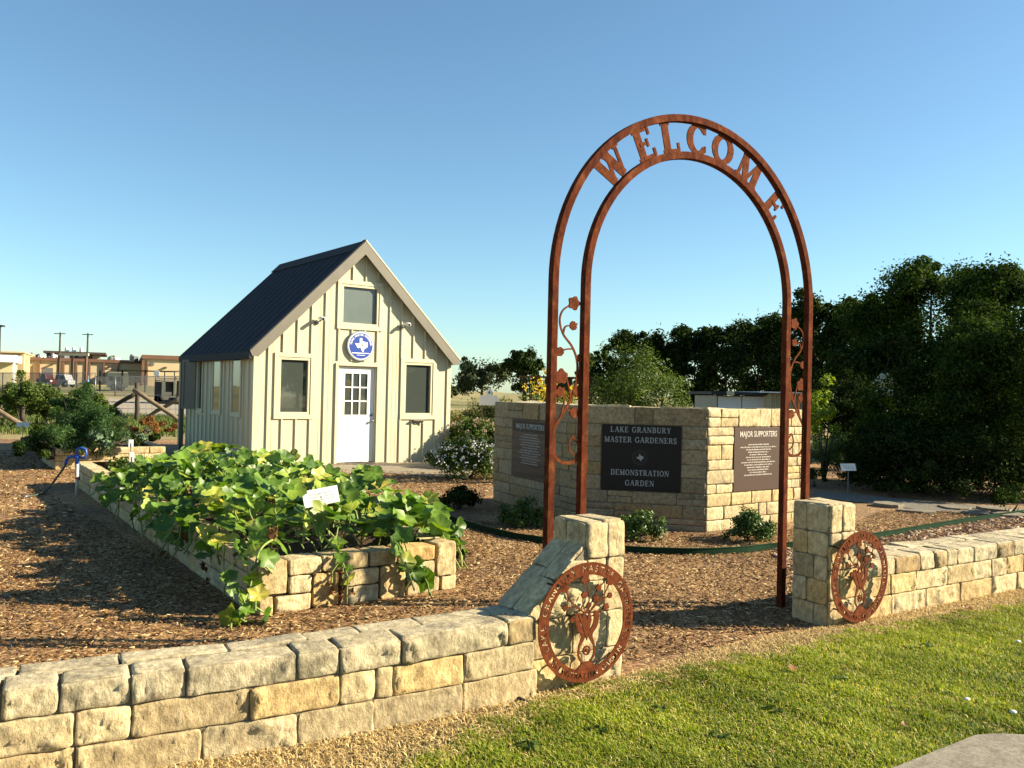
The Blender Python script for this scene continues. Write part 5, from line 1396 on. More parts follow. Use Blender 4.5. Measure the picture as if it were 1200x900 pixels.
sp = thing('garden_stake', q(103, 490, 24) * [1, 1, 0], 'thin upright garden stake with blue tape above the feathery plant', 'stake')
a_, b__ = q(103, 440, 24), q(103, 510, 24); m = MB().tube([(a_[0], a_[1], 0), a_], .028, 8); m.build('stake_rod', MT['gray_metal'], sp)
m = MB().tube([a_ - [0, 0, .22], a_ - [0, 0, .12]], .04, 8); m.build('tape', MT['flagblue'], sp); m = MB().tube([a_ - [0, 0, 1.12], a_ - [0, 0, 1.02]], .04, 8); m.build('tape', MT['flagblue'], sp)

# ================================================================== LOG FENCE
fence = thing('log_fence', q(160, 492, 37) * [1, 1, 0], 'rustic fence of crossed weathered logs with wire at the field edge', 'log fence')
def lg(p0, p1, r0, r1, mat, name='rail'):
    d = p1 - p0; m = MB(); k = np.linspace(0, 1, 7)[:, None]
    rr = np.random.default_rng(int(abs(p0[0] * 97)) + 1)
    pts = p0 + d * k + rr.normal(size=(7, 3)) * .015; m.tube(pts, np.linspace(r0, r1, 7), 9); m.build(name, MT[mat], fence)
DF = 37
lg(q(160, 495, DF), q(160.5, 448, DF), .10, .085, 'dark_wood', 'post')
lg(q(104, 462, DF - .2), q(150, 491.5, DF - .2), .095, .085, 'wood'); lg(q(157, 457, DF - .2), q(211, 493, DF - .2), .10, .085, 'wood')
lg(q(160, 460, DF + .25), q(119, 485, DF + .25), .10, .08, 'dark_wood'); lg(q(213, 465, DF + .25), q(170, 490, DF + .25), .09, .08, 'wood')
lg(q(-60, 448, DF - 9), q(24, 496.5, DF - 9), .10, .08, 'wood'); lg(q(26, 494, DF - 8), q(25.5, 450, DF - 8), .08, .07, 'dark_wood', 'post')
lg(q(64, 488, DF - 3), q(40, 463, DF - 3), .08, .07, 'wood'); lg(q(213, 494, DF + .5), q(213.5, 447, DF + .5), .09, .08, 'dark_wood', 'post')
m = MB()
for y in (462, 470, 478, 486): m.tube([q(60, y, DF + .6), q(160, y + 1, DF + .1), q(260, y + 2, DF + 1)], .009, 5)
for x in range(66, 214, 7): m.tube([q(x, 461, DF + .5), q(x, 488, DF + .5)], .006, 4)
m.build('wire', MT['gray_metal'], fence)

# ================================================================== FAR LEFT: YARD, VEHICLES, BUILDINGS
ANCH = None
def face_box(mb, x0, x1, y0, y1, d, dep, base=None):
    """box whose front stands at distance d, spanning photo columns/rows there; ANCH = (column, distance, turn) sets the building's own facing"""
    if ANCH is not None:
        ax, ad, ay = ANCH; p0 = q(ax, 450, ad); f = yawframe((p0[0], p0[1]), ay); t0 = ad - d
        ss = []
        for x in (x0, x1):
            r_ = ray(x, 450); A = np.array([[r_[0], -f.u[0]], [r_[1], -f.u[1]]]); ss.append(np.linalg.solve(A, (f.O + f.n * t0)[:2])[1])
        xm = min(max((x0 + x1) / 2, -20), 220); pm = f(np.interp(xm, (x0, x1), ss), 0, t0); dm = pm[1]
        z1 = q(xm, y0, dm)[2]; z0 = q(xm, y1, dm)[2] if base is None else base
        return mb.box(f, ss[0], ss[1], z0, z1, t0 - dep, t0)
    p, r_ = q(x0, y0, d), q(x1, y1, d); z0 = r_[2] if base is None else base
    return mb.box(AXIS, p[0], r_[0], z0, p[2], -(d + dep), -d)
def gz(px, d): p = q(px, 450, d); return float(terrain(p[0], p[1]))
DB = 140
ANCH = (95, 140, R(24))
bA = thing('commercial_building', q(95, 450, DB) * [1, 1, 0] + [0, 0, 1.2], 'long low tan commercial building with brown pilasters behind the yard', 'building')
b0 = 0.6
m = MB(); face_box(m, 26, 176, 423, 455, DB, 24, b0); m.build('wall', MT['tan'], bA)
m = MB(); face_box(m, 25, 167, 420.3, 424, DB - .4, 24.8); m.build('parapet_band', MT['brown'], bA)
for x in (45, 74, 89, 104.5, 121.5, 138):
    m = MB(); face_box(m, x - 1.1, x + 1.1, 424, 455, DB - .35, .5, b0); m.build('pilaster', MT['brown'], bA)
m = MB(); face_box(m, 28, 37.5, 429, 455, DB - .05, .3, b0); m.build('door', MT['brown'], bA)
m = MB(); face_box(m, 49.5, 61.5, 431, 455, DB - .06, .3, b0); m.build('roller_door', MT['gray_metal'], bA)
for x, y in ((33, 426), (129.5, 429), (60, 427)):
    m = MB(); face_box(m, x - 1.5, x + 1.5, y - .8, y + .8, DB - .5, .5); m.build('wall_light', MT['browndark'], bA)
bU = thing('rooftop_office', q(85, 420, DB + 12), 'glazed upper office with a flat brown roof on the long tan building', 'rooftop office')
m = MB(); face_box(m, 54, 115, 414.5, 424, DB + 8, 9); m.build('glazing', MT['darkglass'], bU)
m = MB(); face_box(m, 49.5, 123, 412, 414.6, DB + 6, 14); m.build('roof', MT['browndark'], bU)
m = MB(); face_box(m, 107.5, 115, 416.3, 424, DB + 7.7, 3); m.build('wall', MT['tan'], bU)
for x in (53.5, 66, 80, 94, 106): m = MB(); face_box(m, x, x + 1.2, 414.6, 424, DB + 7.8, .4); m.build('mullion', MT['brown'], bU)
ANCH = (190, 134, R(24))
bB = thing('commercial_building', q(190, 450, DB - 6) * [1, 1, 0] + [0, 0, 1.2], 'taller tan block with a brown top band beside the shed roof', 'building')
m = MB(); face_box(m, 167, 330, 421.5, 457, DB - 6, 30, b0); m.build('wall', MT['tan'], bB)
m = MB(); face_box(m, 165.5, 331, 417.5, 422, DB - 6.4, 31); m.build('parapet_band', MT['brown'], bB)
m = MB(); face_box(m, 165.6, 168.8, 422, 457, DB - 6.3, .6, b0); m.build('pilaster', MT['brown'], bB)
m = MB(); face_box(m, 171.5, 173, 422, 457, DB - 6.3, .4, b0); m.build('downpipe', MT['brown'], bB)
m = MB(); face_box(m, 176, 180, 424.5, 428, DB - 6.15, .3); m.build('vent', MT['gray_metal'], bB)
m = MB(); face_box(m, 191.5, 195, 430, 431.6, DB - 6.5, .5); m.build('wall_light', MT['browndark'], bB)
ANCH = (20, 128, R(24))
bC = thing('commercial_building', q(0, 450, DB - 14) * [1, 1, 0] + [0, 0, 1.1], 'flat topped sandy block at the far left edge', 'building')
m = MB(); face_box(m, -120, 27, 412, 457, DB - 12, 20, b0); m.build('wall', MT['tan2'], bC)
m = MB(); face_box(m, -121, 28, 410.6, 412.3, DB - 12.4, 21); m.build('parapet_band', MT['tan'], bC)
ANCH = (10, 110, R(24))
bD = thing('white_canopy_building', q(0, 450, DB - 30) * [1, 1, 0] + [0, 0, 1.0], 'white fascia canopy building at the far left edge', 'building')
m = MB(); face_box(m, -110, 16.8, 415, 423.5, DB - 32, 8); m.build('fascia', MT['white'], bD)
m = MB(); face_box(m, -108, 14.5, 423.6, 456, DB - 30, 5, .5); m.build('wall', MT['cream'], bD)
m = MB(); face_box(m, 14.6, 16.6, 423.6, 456, DB - 31.8, .4, .5); m.build('post', MT['white'], bD)
# tanks and rooftop units
ANCH = None
for i, x in enumerate((78.3, 86.7, 95.5)):
    p0, p1 = q(x - 2.1, 406.5, DB + 6), q(x + 2.1, 414, DB + 6); rr = (p1[0] - p0[0]) / 2; c = ((p0[0] + p1[0]) / 2, DB + 6)
    t = thing('white_tank', (*c, p1[2]), ('leftmost', 'middle', 'rightmost')[i] + ' of the three white cylinder tanks above the brown office roof', 'tank', 'white tanks above the office roof')
    hh = p0[2] - p1[2]; MB().lathe((*c, p1[2] - .3), [(rr, 0), (rr, hh), (rr * .85, hh + .2), (rr * .3, hh + .3)], 16).build('tank_shell', MT['white'], t)
    MB().box(AXIS, c[0] - rr, c[0] + rr, p1[2] - .7, p1[2] - .31, -(c[1] + rr), -(c[1] - rr)).build('tank_stand', MT['gray_metal'], t)
dm = thing('roof_dome', q(123, 424, DB + 4), 'pale green rounded roof tank right of the brown office', 'roof tank')
p0, p1 = q(116, 414.5, DB + 5), q(130, 424, DB + 5)
MB().lathe(((p0[0] + p1[0]) / 2, DB + 8, p1[2] - .2), [((p1[0] - p0[0]) / 2 * k, (p0[2] - p1[2]) * h) for k, h in ((1, 0), (.98, .4), (.8, .8), (.4, 1.02), (.1, 1.08))], 20).build('dome_shell', MT['palegreen'], dm)
MB().box(AXIS, p0[0] - .2, p1[0] + .2, p1[2] - .6, p1[2] - .2, -(DB + 10), -(DB + 6)).build('dome_base', MT['gray_metal'], dm)
for i, (x, y0, y1, wd) in enumerate(((30, 417.6, 421, 5), (37.5, 415, 421, 5), (46, 416.5, 421, 4), (57, 418.5, 421, 3), (61.5, 415.5, 421, 3), (73.5, 416.5, 421, 5), (134, 418.5, 421.5, 4), (154.5, 417, 424, 6))):
    t = thing('rooftop_unit', q(x, y1, DB + 2), ('boxy grey air conditioning unit on the roof of the long tan building' if i < 7 else 'largest white air unit on the tan roof beside the taller block'), 'rooftop unit', 'air units on the tan roof' if i < 7 else None)
    m = MB(); face_box(m, x - wd / 2, x + wd / 2, y0, y1 + .5, DB + 2, 1.6); m.build('unit_case', MT['gray_metal' if i % 2 else 'white'], t, bevel=.1)
    p = q(x, y0, DB + 2.8); MB().lathe((p[0], DB + 2.8, p[2]), [(.28, 0), (.3, .15), (.2, .25)], 10).build('fan_cowl', MT['gray_metal'], t)
# poles and gantry
for i, (x, y0) in enumerate(((70.6, 389.5), (103, 390.5))):
    p = q(x, y0, DB - 8); g0 = gz(x, DB - 8); t = thing('utility_pole', (p[0], p[1], g0), ('left', 'right')[i] + ' of the two tall brown utility poles before the tan building', 'utility pole', 'tall utility poles by the tan building')
    MB().tube([(p[0], p[1], g0), tuple(p)], [.17, .12], 8).build('pole_shaft', MT['dark_wood'], t); MB().bar(p - [.9 if i == 0 else .8, 0, .2], p + [.8, 0, -.2], .12).build('crossarm', MT['dark_wood'], t)
lp = q(.6, 382, 110); g0 = gz(0, 110); t = thing('light_pole', (lp[0], lp[1], g0), 'tall dark light pole cut by the left picture edge', 'light pole')
MB().tube([(lp[0], lp[1], g0), tuple(lp)], [.12, .07], 8).build('pole_shaft', MT['blackmetal'], t); MB().box(Frame(lp, (1, 0, 0)), -.45, .45, -.12, .12, -.3, .3).build('lamp_head', MT['blackmetal'], t, bevel=.03)
p = q(85, 415, DB - 12); t = thing('gantry_frame', (p[0], p[1], gz(85, DB - 12)), 'rusty steel gantry with a pale crossbeam before the tan building', 'gantry')
for x in (69, 85, 101): e = q(x, 416, DB - 12); MB().bar((e[0], e[1], gz(x, DB - 12)), tuple(e), .28).build('leg', MT['brown'], t)
a_, b__ = q(69, 415.3, DB - 12), q(104, 415.6, DB - 12); MB().bar(a_, b__, .3, .35).build('crossbeam', MT['cream'], t)
# vehicles
def vehicle(name, x0, x1, yt, d, paint, label, cat, prof, win, wheels, extra=None):
    a_, b__ = q(x0, yt, d), q(x1, yt, d); g0 = gz((x0 + x1) / 2, d); L = b__[0] - a_[0]; Hh = a_[2] - g0
    O = np.array((a_[0], d, g0)); f = Frame(O, (1, 0, 0)); t = thing(name, O + [L / 2, .9, 0], label, cat); wv = 1.8
    MB().prism(f, [(x * L, y * Hh) for x, y in prof], -wv, 0).build('body', MT[paint], t, bevel=.06)
    for wn in win: MB().prism(f, [(x * L, y * Hh) for x, y in wn], -wv - .02, .02).build('window', MT['darkglass'], t)
    for x in wheels:
        for tt in (-.18, -wv - .04): 
            w_ = MB().tube([f(x * L, .34, tt), f(x * L, .34, tt + .22)], .34, 16).build('wheel', MT['rubber'], t); MB().tube([f(x * L, .34, tt - .01), f(x * L, .34, tt + .23)], .18, 12).build('rim', MT['gray_metal'], w_)
    for x in (.015, .985): MB().box(f, x * L - .06, x * L + .06, Hh * .42, Hh * .52, -.5, -.1).build('lamp', MT['red' if x < .5 else 'white'], t)
    return t
vehicle('parked_suv', 63.5, 80, 438.6, 106, 'carsilver', 'silver suv parked behind the chain link fence', 'car', [(0, .2), (1, .2), (1, .52), (.86, .6), (.72, 1), (.12, 1), (.02, .62), (0, .5)], [[(.13, .62), (.40, .62), (.40, .93), (.17, .93)], [(.44, .62), (.80, .62), (.70, .93), (.44, .93)]], (.2, .8))
vehicle('parked_pickup', 42.5, 58.5, 438.0, 104, 'carred', 'dark red pickup parked left of the silver suv', 'pickup', [(0, .22), (1, .22), (1, .6), (.74, .62), (.66, 1), (.32, 1), (.28, .62), (0, .62)], [[(.34, .65), (.49, .65), (.49, .94), (.37, .94)], [(.52, .65), (.70, .65), (.64, .94), (.52, .94)]], (.2, .8))
tv = vehicle('camper_trailer', 125.5, 143, 435.8, 96, 'cream', 'cream camper with a dark window band behind the fence', 'camper', [(0, .16), (.96, .16), (1, .4), (.99, .8), (.93, 1), (.08, 1), (0, .85)], [[(.12, .5), (.45, .5), (.45, .74), (.12, .74)], [(.55, .5), (.92, .5), (.92, .74), (.55, .74)]], (.42, .55))
# yard canopy, dish, chain link fence, enclosure
p = q(145, 433, 92); t = thing('yard_canopy', (p[0], p[1], gz(145, 92)), 'flat dark roofed yard canopy over the cream camper', 'canopy')
m = MB(); face_box(m, 116, 173.5, 432.6, 434.2, 90, 9); m.build('roof', MT['blackmetal'], t)
for x in (117.5, 143.5, 170.5): e = q(x, 434, 91); MB().bar((e[0], e[1], gz(x, 91)), tuple(e), .14).build('post', MT['blackmetal'], t)
t = thing('rail_frame', (*q(195, 436, 93)[:2], gz(195, 93)), 'thin dark rail frame in front of the taller tan block', 'rail')
for y in (435, 444): MB().bar(q(186, y, 93), q(226, y, 93), .09).build('rail', MT['blackmetal'], t)
for x in (186, 193, 204.5, 215, 226): e = q(x, 435, 93); MB().bar((e[0], e[1], gz(x, 93)), tuple(e), .08).build('post', MT['blackmetal'], t)
p = q(184, 437.5, 85); t = thing('satellite_dish', (p[0], p[1], gz(184, 85)), 'round pale satellite dish beside the yard canopy', 'satellite dish')
MB().tube([(p[0], p[1] + .2, gz(184, 85)), (p[0], p[1] + .2, p[2])], .07, 8).build('mast', MT['gray_metal'], t)
fd = Frame(p, (1, 0, 0), (0, 0, 1)); V = [p]; F = []
for k, rr in enumerate((.12, .22, .30)): V += [fd(rr * math.cos(a), rr * math.sin(a), .9 * rr * rr) for a in np.arange(20) * PI / 10]
F = [(0, 1 + i, 1 + (i + 1) % 20) for i in range(20)] + [(1 + 20 * k + i, 21 + 20 * k + i, 21 + 20 * k + (i + 1) % 20, 1 + 20 * k + (i + 1) % 20) for k in range(2) for i in range(20)]
o = MB().add(V, F, smooth=True).build('dish', MT['white'], t); sm = o.modifiers.new('thick', 'SOLIDIFY'); sm.thickness = .02
MB().tube([p - [0, .0, .25], p - [0, .42, -.02]], .015, 6).build('feed_arm', MT['gray_metal'], t)
def chain_fence(x0, x1, d0, d1, yt, yb, label, n, nw):
    t = thing('chain_link_fence', (*q((x0 + x1) / 2, yb, (d0 + d1) / 2)[:2], 0), label, 'chain link fence'); m = MB()
    top = [q(x, yt, d) for x, d in zip(np.linspace(x0, x1, n), np.linspace(d0, d1, n))]
    for e in top: MB().tube([(e[0], e[1], terrain(e[0], e[1])), tuple(e)], .045, 6).build('post', MT['gray_metal'], t)
    MB().tube(top, .035, 6).build('top_rail', MT['gray_metal'], t)
    A, B = top[0], top[-1]; H_ = A[2] - float(terrain(A[0], A[1])) ; w_ = np.linalg.norm((B - A)[:2])
    for k in range(nw):
        for sg in (0, 1):
            s0 = k / nw; s1 = s0 + (1 if sg else -1) * H_ / w_
            if 0 <= s1 <= 1: P0 = A + (B - A) * s0; P1 = A + (B - A) * s1; m.tube([P0, (P1[0], P1[1], terrain(P1[0], P1[1]))], .008, 3, cap=False)
    m.build('wire_mesh', MT['gray_metal'], t)
chain_fence(-40, 112, 78, 78, 437, 455, 'chain link fence across the yard in front of the parked vehicles', 8, 160)
chain_fence(112, 300, 72, 76, 441, 460, 'chain link fence section running behind the log fence to the shed', 9, 200)
p = q(198, 474, 58); t = thing('field_enclosure', (p[0], p[1], gz(198, 58)), 'dark open fronted enclosure on the field edge beside the shed', 'enclosure')
m = MB(); D0 = 58
face_box(m, 181, 215, 445.6, 447.2, D0, 2.2); face_box(m, 181.3, 189.5, 447.2, 473, D0 + .2, 1.9); face_box(m, 190, 215, 447.2, 473, D0 + 1.9, .15); m.build('shell', MT['blackmetal'], t)
m = MB(); face_box(m, 189.8, 192.3, 446, 465, D0 - .05, .2); face_box(m, 192.3, 206, 445.8, 447.3, D0 - .05, .2); face_box(m, 203.5, 206, 447.3, 465, D0 - .05, .2); face_box(m, 190, 206, 464, 466, D0 - .06, .2); m.build('front_frame', MT['cream'], t)
m = MB(); face_box(m, 206.2, 215, 447, 474, D0, .2); face_box(m, 189.8, 206, 468.5, 474.5, D0 + .1, 1.2); m.build('side_panel', MT['dark_wood'], t)
for x in (186, 203):
    e = q(x, 474, D0 + .3); MB().tube([(e[0], e[1] - .1, gz(x, D0) + .3), (e[0], e[1] + .12, gz(x, D0) + .3)], .3, 14).build('wheel', MT['rubber'], t)

# ================================================================== BEHIND THE MONUMENT
# white cut-out sign
p = q(573, 467, 21.5); t = thing('cutout_sign', (p[0], p[1], 0), 'white cut out sign with a rounded head beyond the white flowered bush', 'sign')
f = Frame(p, (1, 0, 0)); k = 21.5 / CF
m = MB().prism(f, [(x * k, y * k) for x, y in ((-11.5, -8), (11, -8), (11.5, 0), (9, 4), (4, 3.5), (4.5, 8), (2.5, 11.5), (-.5, 12), (-3, 9), (-3, 4.5), (-8, 4), (-11, 2))], -.02, 0); o = m.build('sign_plate', MT['white'], t)
m = MB().prism(f, [(x * k, y * k) for x, y in ((-1.5, 6), (.5, 9.5), (2, 7), (.5, 5.5))], 0, .004); m.build('blue_mark', MT['flagblue'], o)
m = MB().prism(f, [(x * k, y * k) for x, y in ((3, 6), (3.8, 8.5), (4.2, 5), (3.4, 4))], 0, .004); m.build('green_mark', MT['edging'], o)
for x in (-8, 8): MB().bar((p[0] + x * k, p[1] + .04, 0), (p[0] + x * k, p[1] + .04, p[2]), .04).build('post', MT['wood'], t)
# arbour
DA = 26
p = q(650, 441, DA); t = thing('wooden_arbour', (p[0], p[1], 0), 'dark wooden arbour with a flat brown roof behind the monument', 'arbour')
m = MB(); face_box(m, 609, 697, 440.2, 442.8, DA - .3, 2.4); m.build('roof', MT['brown'], t)
for x in (615, 641, 668, 692):
    for dd in (0, 1.8): e = q(x, 443, DA + dd); MB().bar((e[0], e[1], 0), tuple(e), .12).build('post', MT['dark_wood'], t)
m = MB()
for y in np.linspace(446, 474, 6): m.bar(q(615, y, DA + .02), q(668, y, DA + .02), .03)
for x in np.linspace(617, 666, 13): e = q(x, 443, DA + .05); m.bar((e[0], e[1], 0), tuple(e), .025)
m.build('lattice', MT['dark_wood'], t)
# white panelled outbuilding
DO = 25
p = q(885, 470, DO); t = thing('outbuilding', (p[0], p[1], 0), 'low white panelled outbuilding with a flat dark roof behind the monument', 'outbuilding')
m = MB(); face_box(m, 840, 899, 463.5, 480, DO, 3, 0); m.build('wall', MT['gray_metal'], t)
m = MB()
for a_, b__ in ((842, 868.5), (870, 897)): face_box(m, a_, b__, 464.5, 480, DO - .04, .06, .3)
m.build('panel', MT['white'], t)
m = MB(); face_box(m, 834, 901, 458.5, 463.4, DO - .3, 3.6); m.build('roof', MT['blackmetal'], t)
m = MB(); face_box(m, 901.5, 946, 461.5, 482, DO - .5, 2.5, 0); o = m.build('annex_wall', MT['cream'], t)
m = MB()
for x in np.arange(903, 946, 2.6): face_box(m, x, x + .8, 461.6, 482, DO - .53, .05, 0)
m.build('annex_rib', MT['cream'], o)
m = MB(); face_box(m, 897, 949, 458.8, 461.4, DO - .9, 3.4); m.build('annex_roof', MT['white'], t)
p = q(856, 461, DO - .5); MB().box(Frame(p, (1, 0, 0)), -.09, .09, -.06, .06, -.1, .1).build('flood_lamp', MT['cream'], t, bevel=.02)
# bird house on a red pole in front of the trees
p = q(1037.5, 478, 18.6); t = thing('bird_house', (p[0], p[1], 0), 'white roofed bird house on a red pole among the dark trees', 'bird house')
MB().tube([(p[0], p[1], 0), tuple(p)], .05, 8).build('pole', MT['red'], t)
hp = q(1038, 463, 18.6); f = Frame(hp, (1, 0, 0)); MB().prism(f, [(-.13, 0), (.13, 0), (.13, .26), (0, .26), (-.13, .26)], -.2, .06).build('house_body', MT['white'], t)
MB().prism(f, [(-.20, .24), (.20, .24), (0, .48)], -.26, .10).build('house_roof', MT['cream'], t); MB().disc(f, 0, .12, .03, .06, .064, 14).build('entrance_hole', MT['rubber'], t)

# ================================================================== TREES
def tree(name, label, px, d, ytop, ybot, wpx, mat, n, leaf, seed, k=70, cat='tree', group=None, lean=0, aspect=.55, jag=.3, cr=None, base_y=None, lowcrown=False, extra=(), lobes=9):
    r = np.random.default_rng(300 + seed)
    top = q(px, ytop, d); x, y = top[0], top[1]; g0 = float(terrain(x, y))
    zb = max(q(px, ybot, d)[2], g0 + (.1 if lowcrown else .6)); wd = wpx * d / CF
    t = thing(name, (x, y, g0), label, cat, group)
    cz = (top[2] + zb) / 2; rz = (top[2] - zb) / 2
    crowns = [((x + lean, y, cz), (wd / 2, wd / 2 * .9, rz))]
    if lobes:
        crowns[0] = ((x + lean, y, cz - rz * .07), (wd * .43, wd * .40, rz * .93))
        for j in range(lobes):
            a_ = r.uniform(0, 2 * PI); zz = r.uniform(-.85, .85); hw_ = math.sqrt(max(.08, 1 - max(zz, 0) ** 2)) * .40; lr = r.uniform(.13, .24) * wd
            crowns.append(((x + lean + math.cos(a_) * wd * hw_, y + math.sin(a_) * wd * hw_ * .9, cz + zz * rz), (lr, lr, min(lr * r.uniform(.8, 1.3), rz * .5))))
    for ex, ez, er in extra: crowns.append(((x + ex * wd, y + r.normal() * .2 * wd, zb + ez * 2 * rz), (wd * er, wd * er, rz * er * 1.6)))
    foliage('crown', LM[mat], t, crowns, k, cr or wd * .13, n, leaf, aspect, r=r, jag=jag, zmin=g0 + .05, low=-.85 if lowcrown else -.6, filler=.55 if name == 'dense_tree' else .30)
    m = MB(); tr = max(.05, wd * .03); H_ = top[2] - g0
    m.tube([(x, y, g0), (x + r.normal() * .05, y, g0 + H_ * .25), (x + lean * .6, y, g0 + H_ * .55), (x + lean, y, g0 + H_ * .85)], [tr, tr * .8, tr * .5, tr * .15], 9)
    for j in range(7):
        a = r.uniform(0, 2 * PI); z0 = g0 + H_ * r.uniform(.2, .55); e = np.array([x + math.cos(a) * wd * .33, y + math.sin(a) * wd * .3, min(z0 + H_ * r.uniform(.15, .35), top[2] - .2)])
        m.tube([(x + lean * .3, y, z0), ((x + e[0]) / 2, (y + e[1]) / 2, z0 + (e[2] - z0) * .4), e], [tr * .45, tr * .3, tr * .1], 7)
    m.build('trunk', MT['bark'], t)
    return t
tree('broad_tree', 'wider of the two lone trees on the horizon right of the shed', 566, 105, 416.5, 462, 56, 'tree_far', 5000, .42, 1, 40, jag=.35, extra=((-.28, .35, .28), (.3, .5, .3)))
tree('broad_tree', 'darker narrower tree on the horizon touching the left arch post', 615, 100, 409.5, 462, 46, 'tree_dark', 5000, .40, 2, 40, jag=.35)
for i, (px, w_, yt) in enumerate(((527, 26, 452), (640, 40, 446), (668, 46, 444))):
    tree('far_tree', ('low far tree peeping out beside the shed wall', 'low far tree behind the arbour', 'far tree between the left arch posts')[i], px, 125, yt, 466, w_, 'tree_far', 1600, .5, 5 + i, 20)
row = [(708, 408, 50, 50), (742, 392, 48, 62), (778, 384, 47, 64), (815, 384, 46, 62), (852, 379, 45, 66), (890, 366, 42, 74), (930, 357, 40, 76), (965, 346, 38, 80), (1000, 346, 36, 84), (1035, 334, 36, 90)]
for i, (px, yt, d, w_) in enumerate(row):
    tree('dense_tree', 'dark dense tree in the row behind the monument', px, d, yt, 470, w_, 'tree_dark', 9500, .19, 20 + i, 60, group='dark trees in a row behind the monument', jag=.3, lowcrown=True, cr=w_ * d / CF * .10)
tree('broad_tree', 'tallest dark tree with an uneven top right of the arch', 1092, 27, 308, 575, 165, 'tree_live', 46000, .12, 40, 170, jag=.32, extra=((-.22, .84, .2), (.2, .88, .18), (-.05, .93, .14)), lowcrown=True)
tree('broad_tree', 'large tree rising behind the right picture edge', 1190, 24, 306, 575, 160, 'tree_live', 36000, .115, 41, 150, jag=.32, lowcrown=True, extra=((-.2, .85, .2),))
tree('broad_tree', 'dark tree filling the gap low behind the bird house', 1030, 24, 395, 575, 110, 'tree_dark', 24000, .12, 42, 100, lowcrown=True)
tree('spreading_shrub', 'spreading dark green shrub tree at the right edge over the shaded walk', 1150, 16.2, 362, 592, 180, 'tree_live', 52000, .068, 43, 190, cat='shrub tree', jag=.33, lowcrown=True, extra=((.15, .95, .18), (-.1, .8, .2)), cr=.36)
tree('spreading_shrub', 'shadowy shrub tree with loose tips left of the larger one', 1056, 16.9, 428, 586, 105, 'tree_live', 24000, .064, 44, 100, cat='shrub tree', jag=.4, lowcrown=True, cr=.30)
tree('spreading_shrub', 'tall leafy shrub cut off by the right picture edge', 1235, 15.0, 335, 590, 150, 'tree_live', 26000, .065, 45, 110, cat='shrub tree', jag=.33, lowcrown=True, cr=.36)
tree('spreading_shrub', 'low dark thicket filling the foot of the right hand trees', 1110, 15.7, 500, 596, 235, 'tree_dark', 36000, .062, 46, 150, cat='thicket', jag=.35, lowcrown=True, cr=.30)

tree('spreading_shrub', 'dark shrub mass behind the soft green bush and the post sign', 985, 20.0, 452, 575, 95, 'tree_dark', 16000, .075, 47, 80, cat='shrub tree', jag=.35, lowcrown=True, cr=.32)
# trees across the lot to the right of the frame: seen mirrored in the shed windows
for i, (x, y, h, wd_) in enumerate(((38, -3, 7.5, 8), (45, -12, 8.5, 9), (33, -13, 6.5, 7))):
    r = np.random.default_rng(500 + i); t = thing('broad_tree', (x, y, 0), 'large tree across the lot, mirrored in the shed windows', 'tree', 'trees mirrored in the shed windows')
    foliage('crown', LM['tree_live'], t, [((x, y, h * .56), (wd_ / 2, wd_ / 2, h * .44))], 50, wd_ * .13, 7000, .34, .6, r=r, low=-.85, filler=.5)
    MB().tube([(x, y, 0), (x, y, h * .5), (x + .2, y, h * .85)], [.22, .16, .05], 8).build('trunk', MT['bark'], t)
# low planting between the shed and the monument
for i, (px, py, h_, w_, mt) in enumerate(((533, 549, .55, .9, 'vine'), (572, 548, .65, .9, 'box'), (530, 516, .9, 1.3, 'shrub_yel'), (556, 512, .8, 1.5, 'vine'))):
    shrub('border_plant', px, py, h_, w_, ('low leafy border plant against the shed corner', 'leafy border plant tucked against the monument end', 'dusty yellowish border plant beside the shed wall', 'spreading green border plant below the white cut out sign')[i], 'border plant', mt, 3500, .06, 40, 30 + i, low=-.75, hscale=.46)
# weeds in the turf
for i, (px, py) in enumerate(((700, 862), (843, 868), (985, 800), (1085, 762), (905, 838), (770, 838), (620, 880))):
    b = on_ground(px, py); r = np.random.default_rng(600 + i); k_ = 14; a = r.uniform(0, 2 * PI, k_)
    P = np.stack([b[0] + np.cos(a) * .035, b[1] + np.sin(a) * .035, np.full(k_, .028)], 1); V, F = leaves_np(P, np.tile([0, 0, 1.], (k_, 1)), .055, .45, upb=1.5, r=r)
    tag(np_mesh('lawn_weed', V, F, LM['box'], None), 'small broad leaved weed low in the lawn', 'weed', 'weeds in the lawn')
# ================================================================== GROUND COVER
rG = np.random.default_rng(91)
lawn_seen = [(-.95, 3.45), (-.62, 3.76), (-.42, 4.0), (.222, 4.70), (.832, 5.05), (1.696, 5.62), (2.448, 6.12), (3.27, 6.57), (4.276, 7.18), (6.6, 8.65), (6.6, 7.6), (3.2, 4.2), (2.0, 3.2), (-.2, 2.9)]
slab = [tuple(p) for p in sp_poly] if 'sp_poly' in globals() else None
def off_edge(P, base):
    """drop blades too near the straw: a ragged turf edge"""
    e = np.array(lawn_edge); d = np.full(len(P), 9.)
    for a, b in zip(e[:-1], e[1:]):
        ab = b - a; t = np.clip(((P[:, :2] - a) @ ab) / (ab @ ab), 0, 1); d = np.minimum(d, np.linalg.norm(P[:, :2] - a - t[:, None] * ab, axis=1))
    lim = base + .05 * np.sin(P[:, 0] * 5 + 2 * np.sin(P[:, 0] * 2.3)) + .04 * np.sin(P[:, 0] * 13 + P[:, 1] * 9) + .14 * np.exp(-((P[:, 0] + .35) / .35) ** 2)
    return P[rG.random(len(P)) < np.clip((d - lim) / .08, 0, 1)]
P = off_edge(scatter(lawn_seen, 21000, rG), .02)
cs_ = [tuple(c0 + ea * 5), tuple(c0), tuple(c0 + eb * 5), tuple(c0 + ea * 5 + eb * 5)]
P = P[~in_poly(P, cs_)]
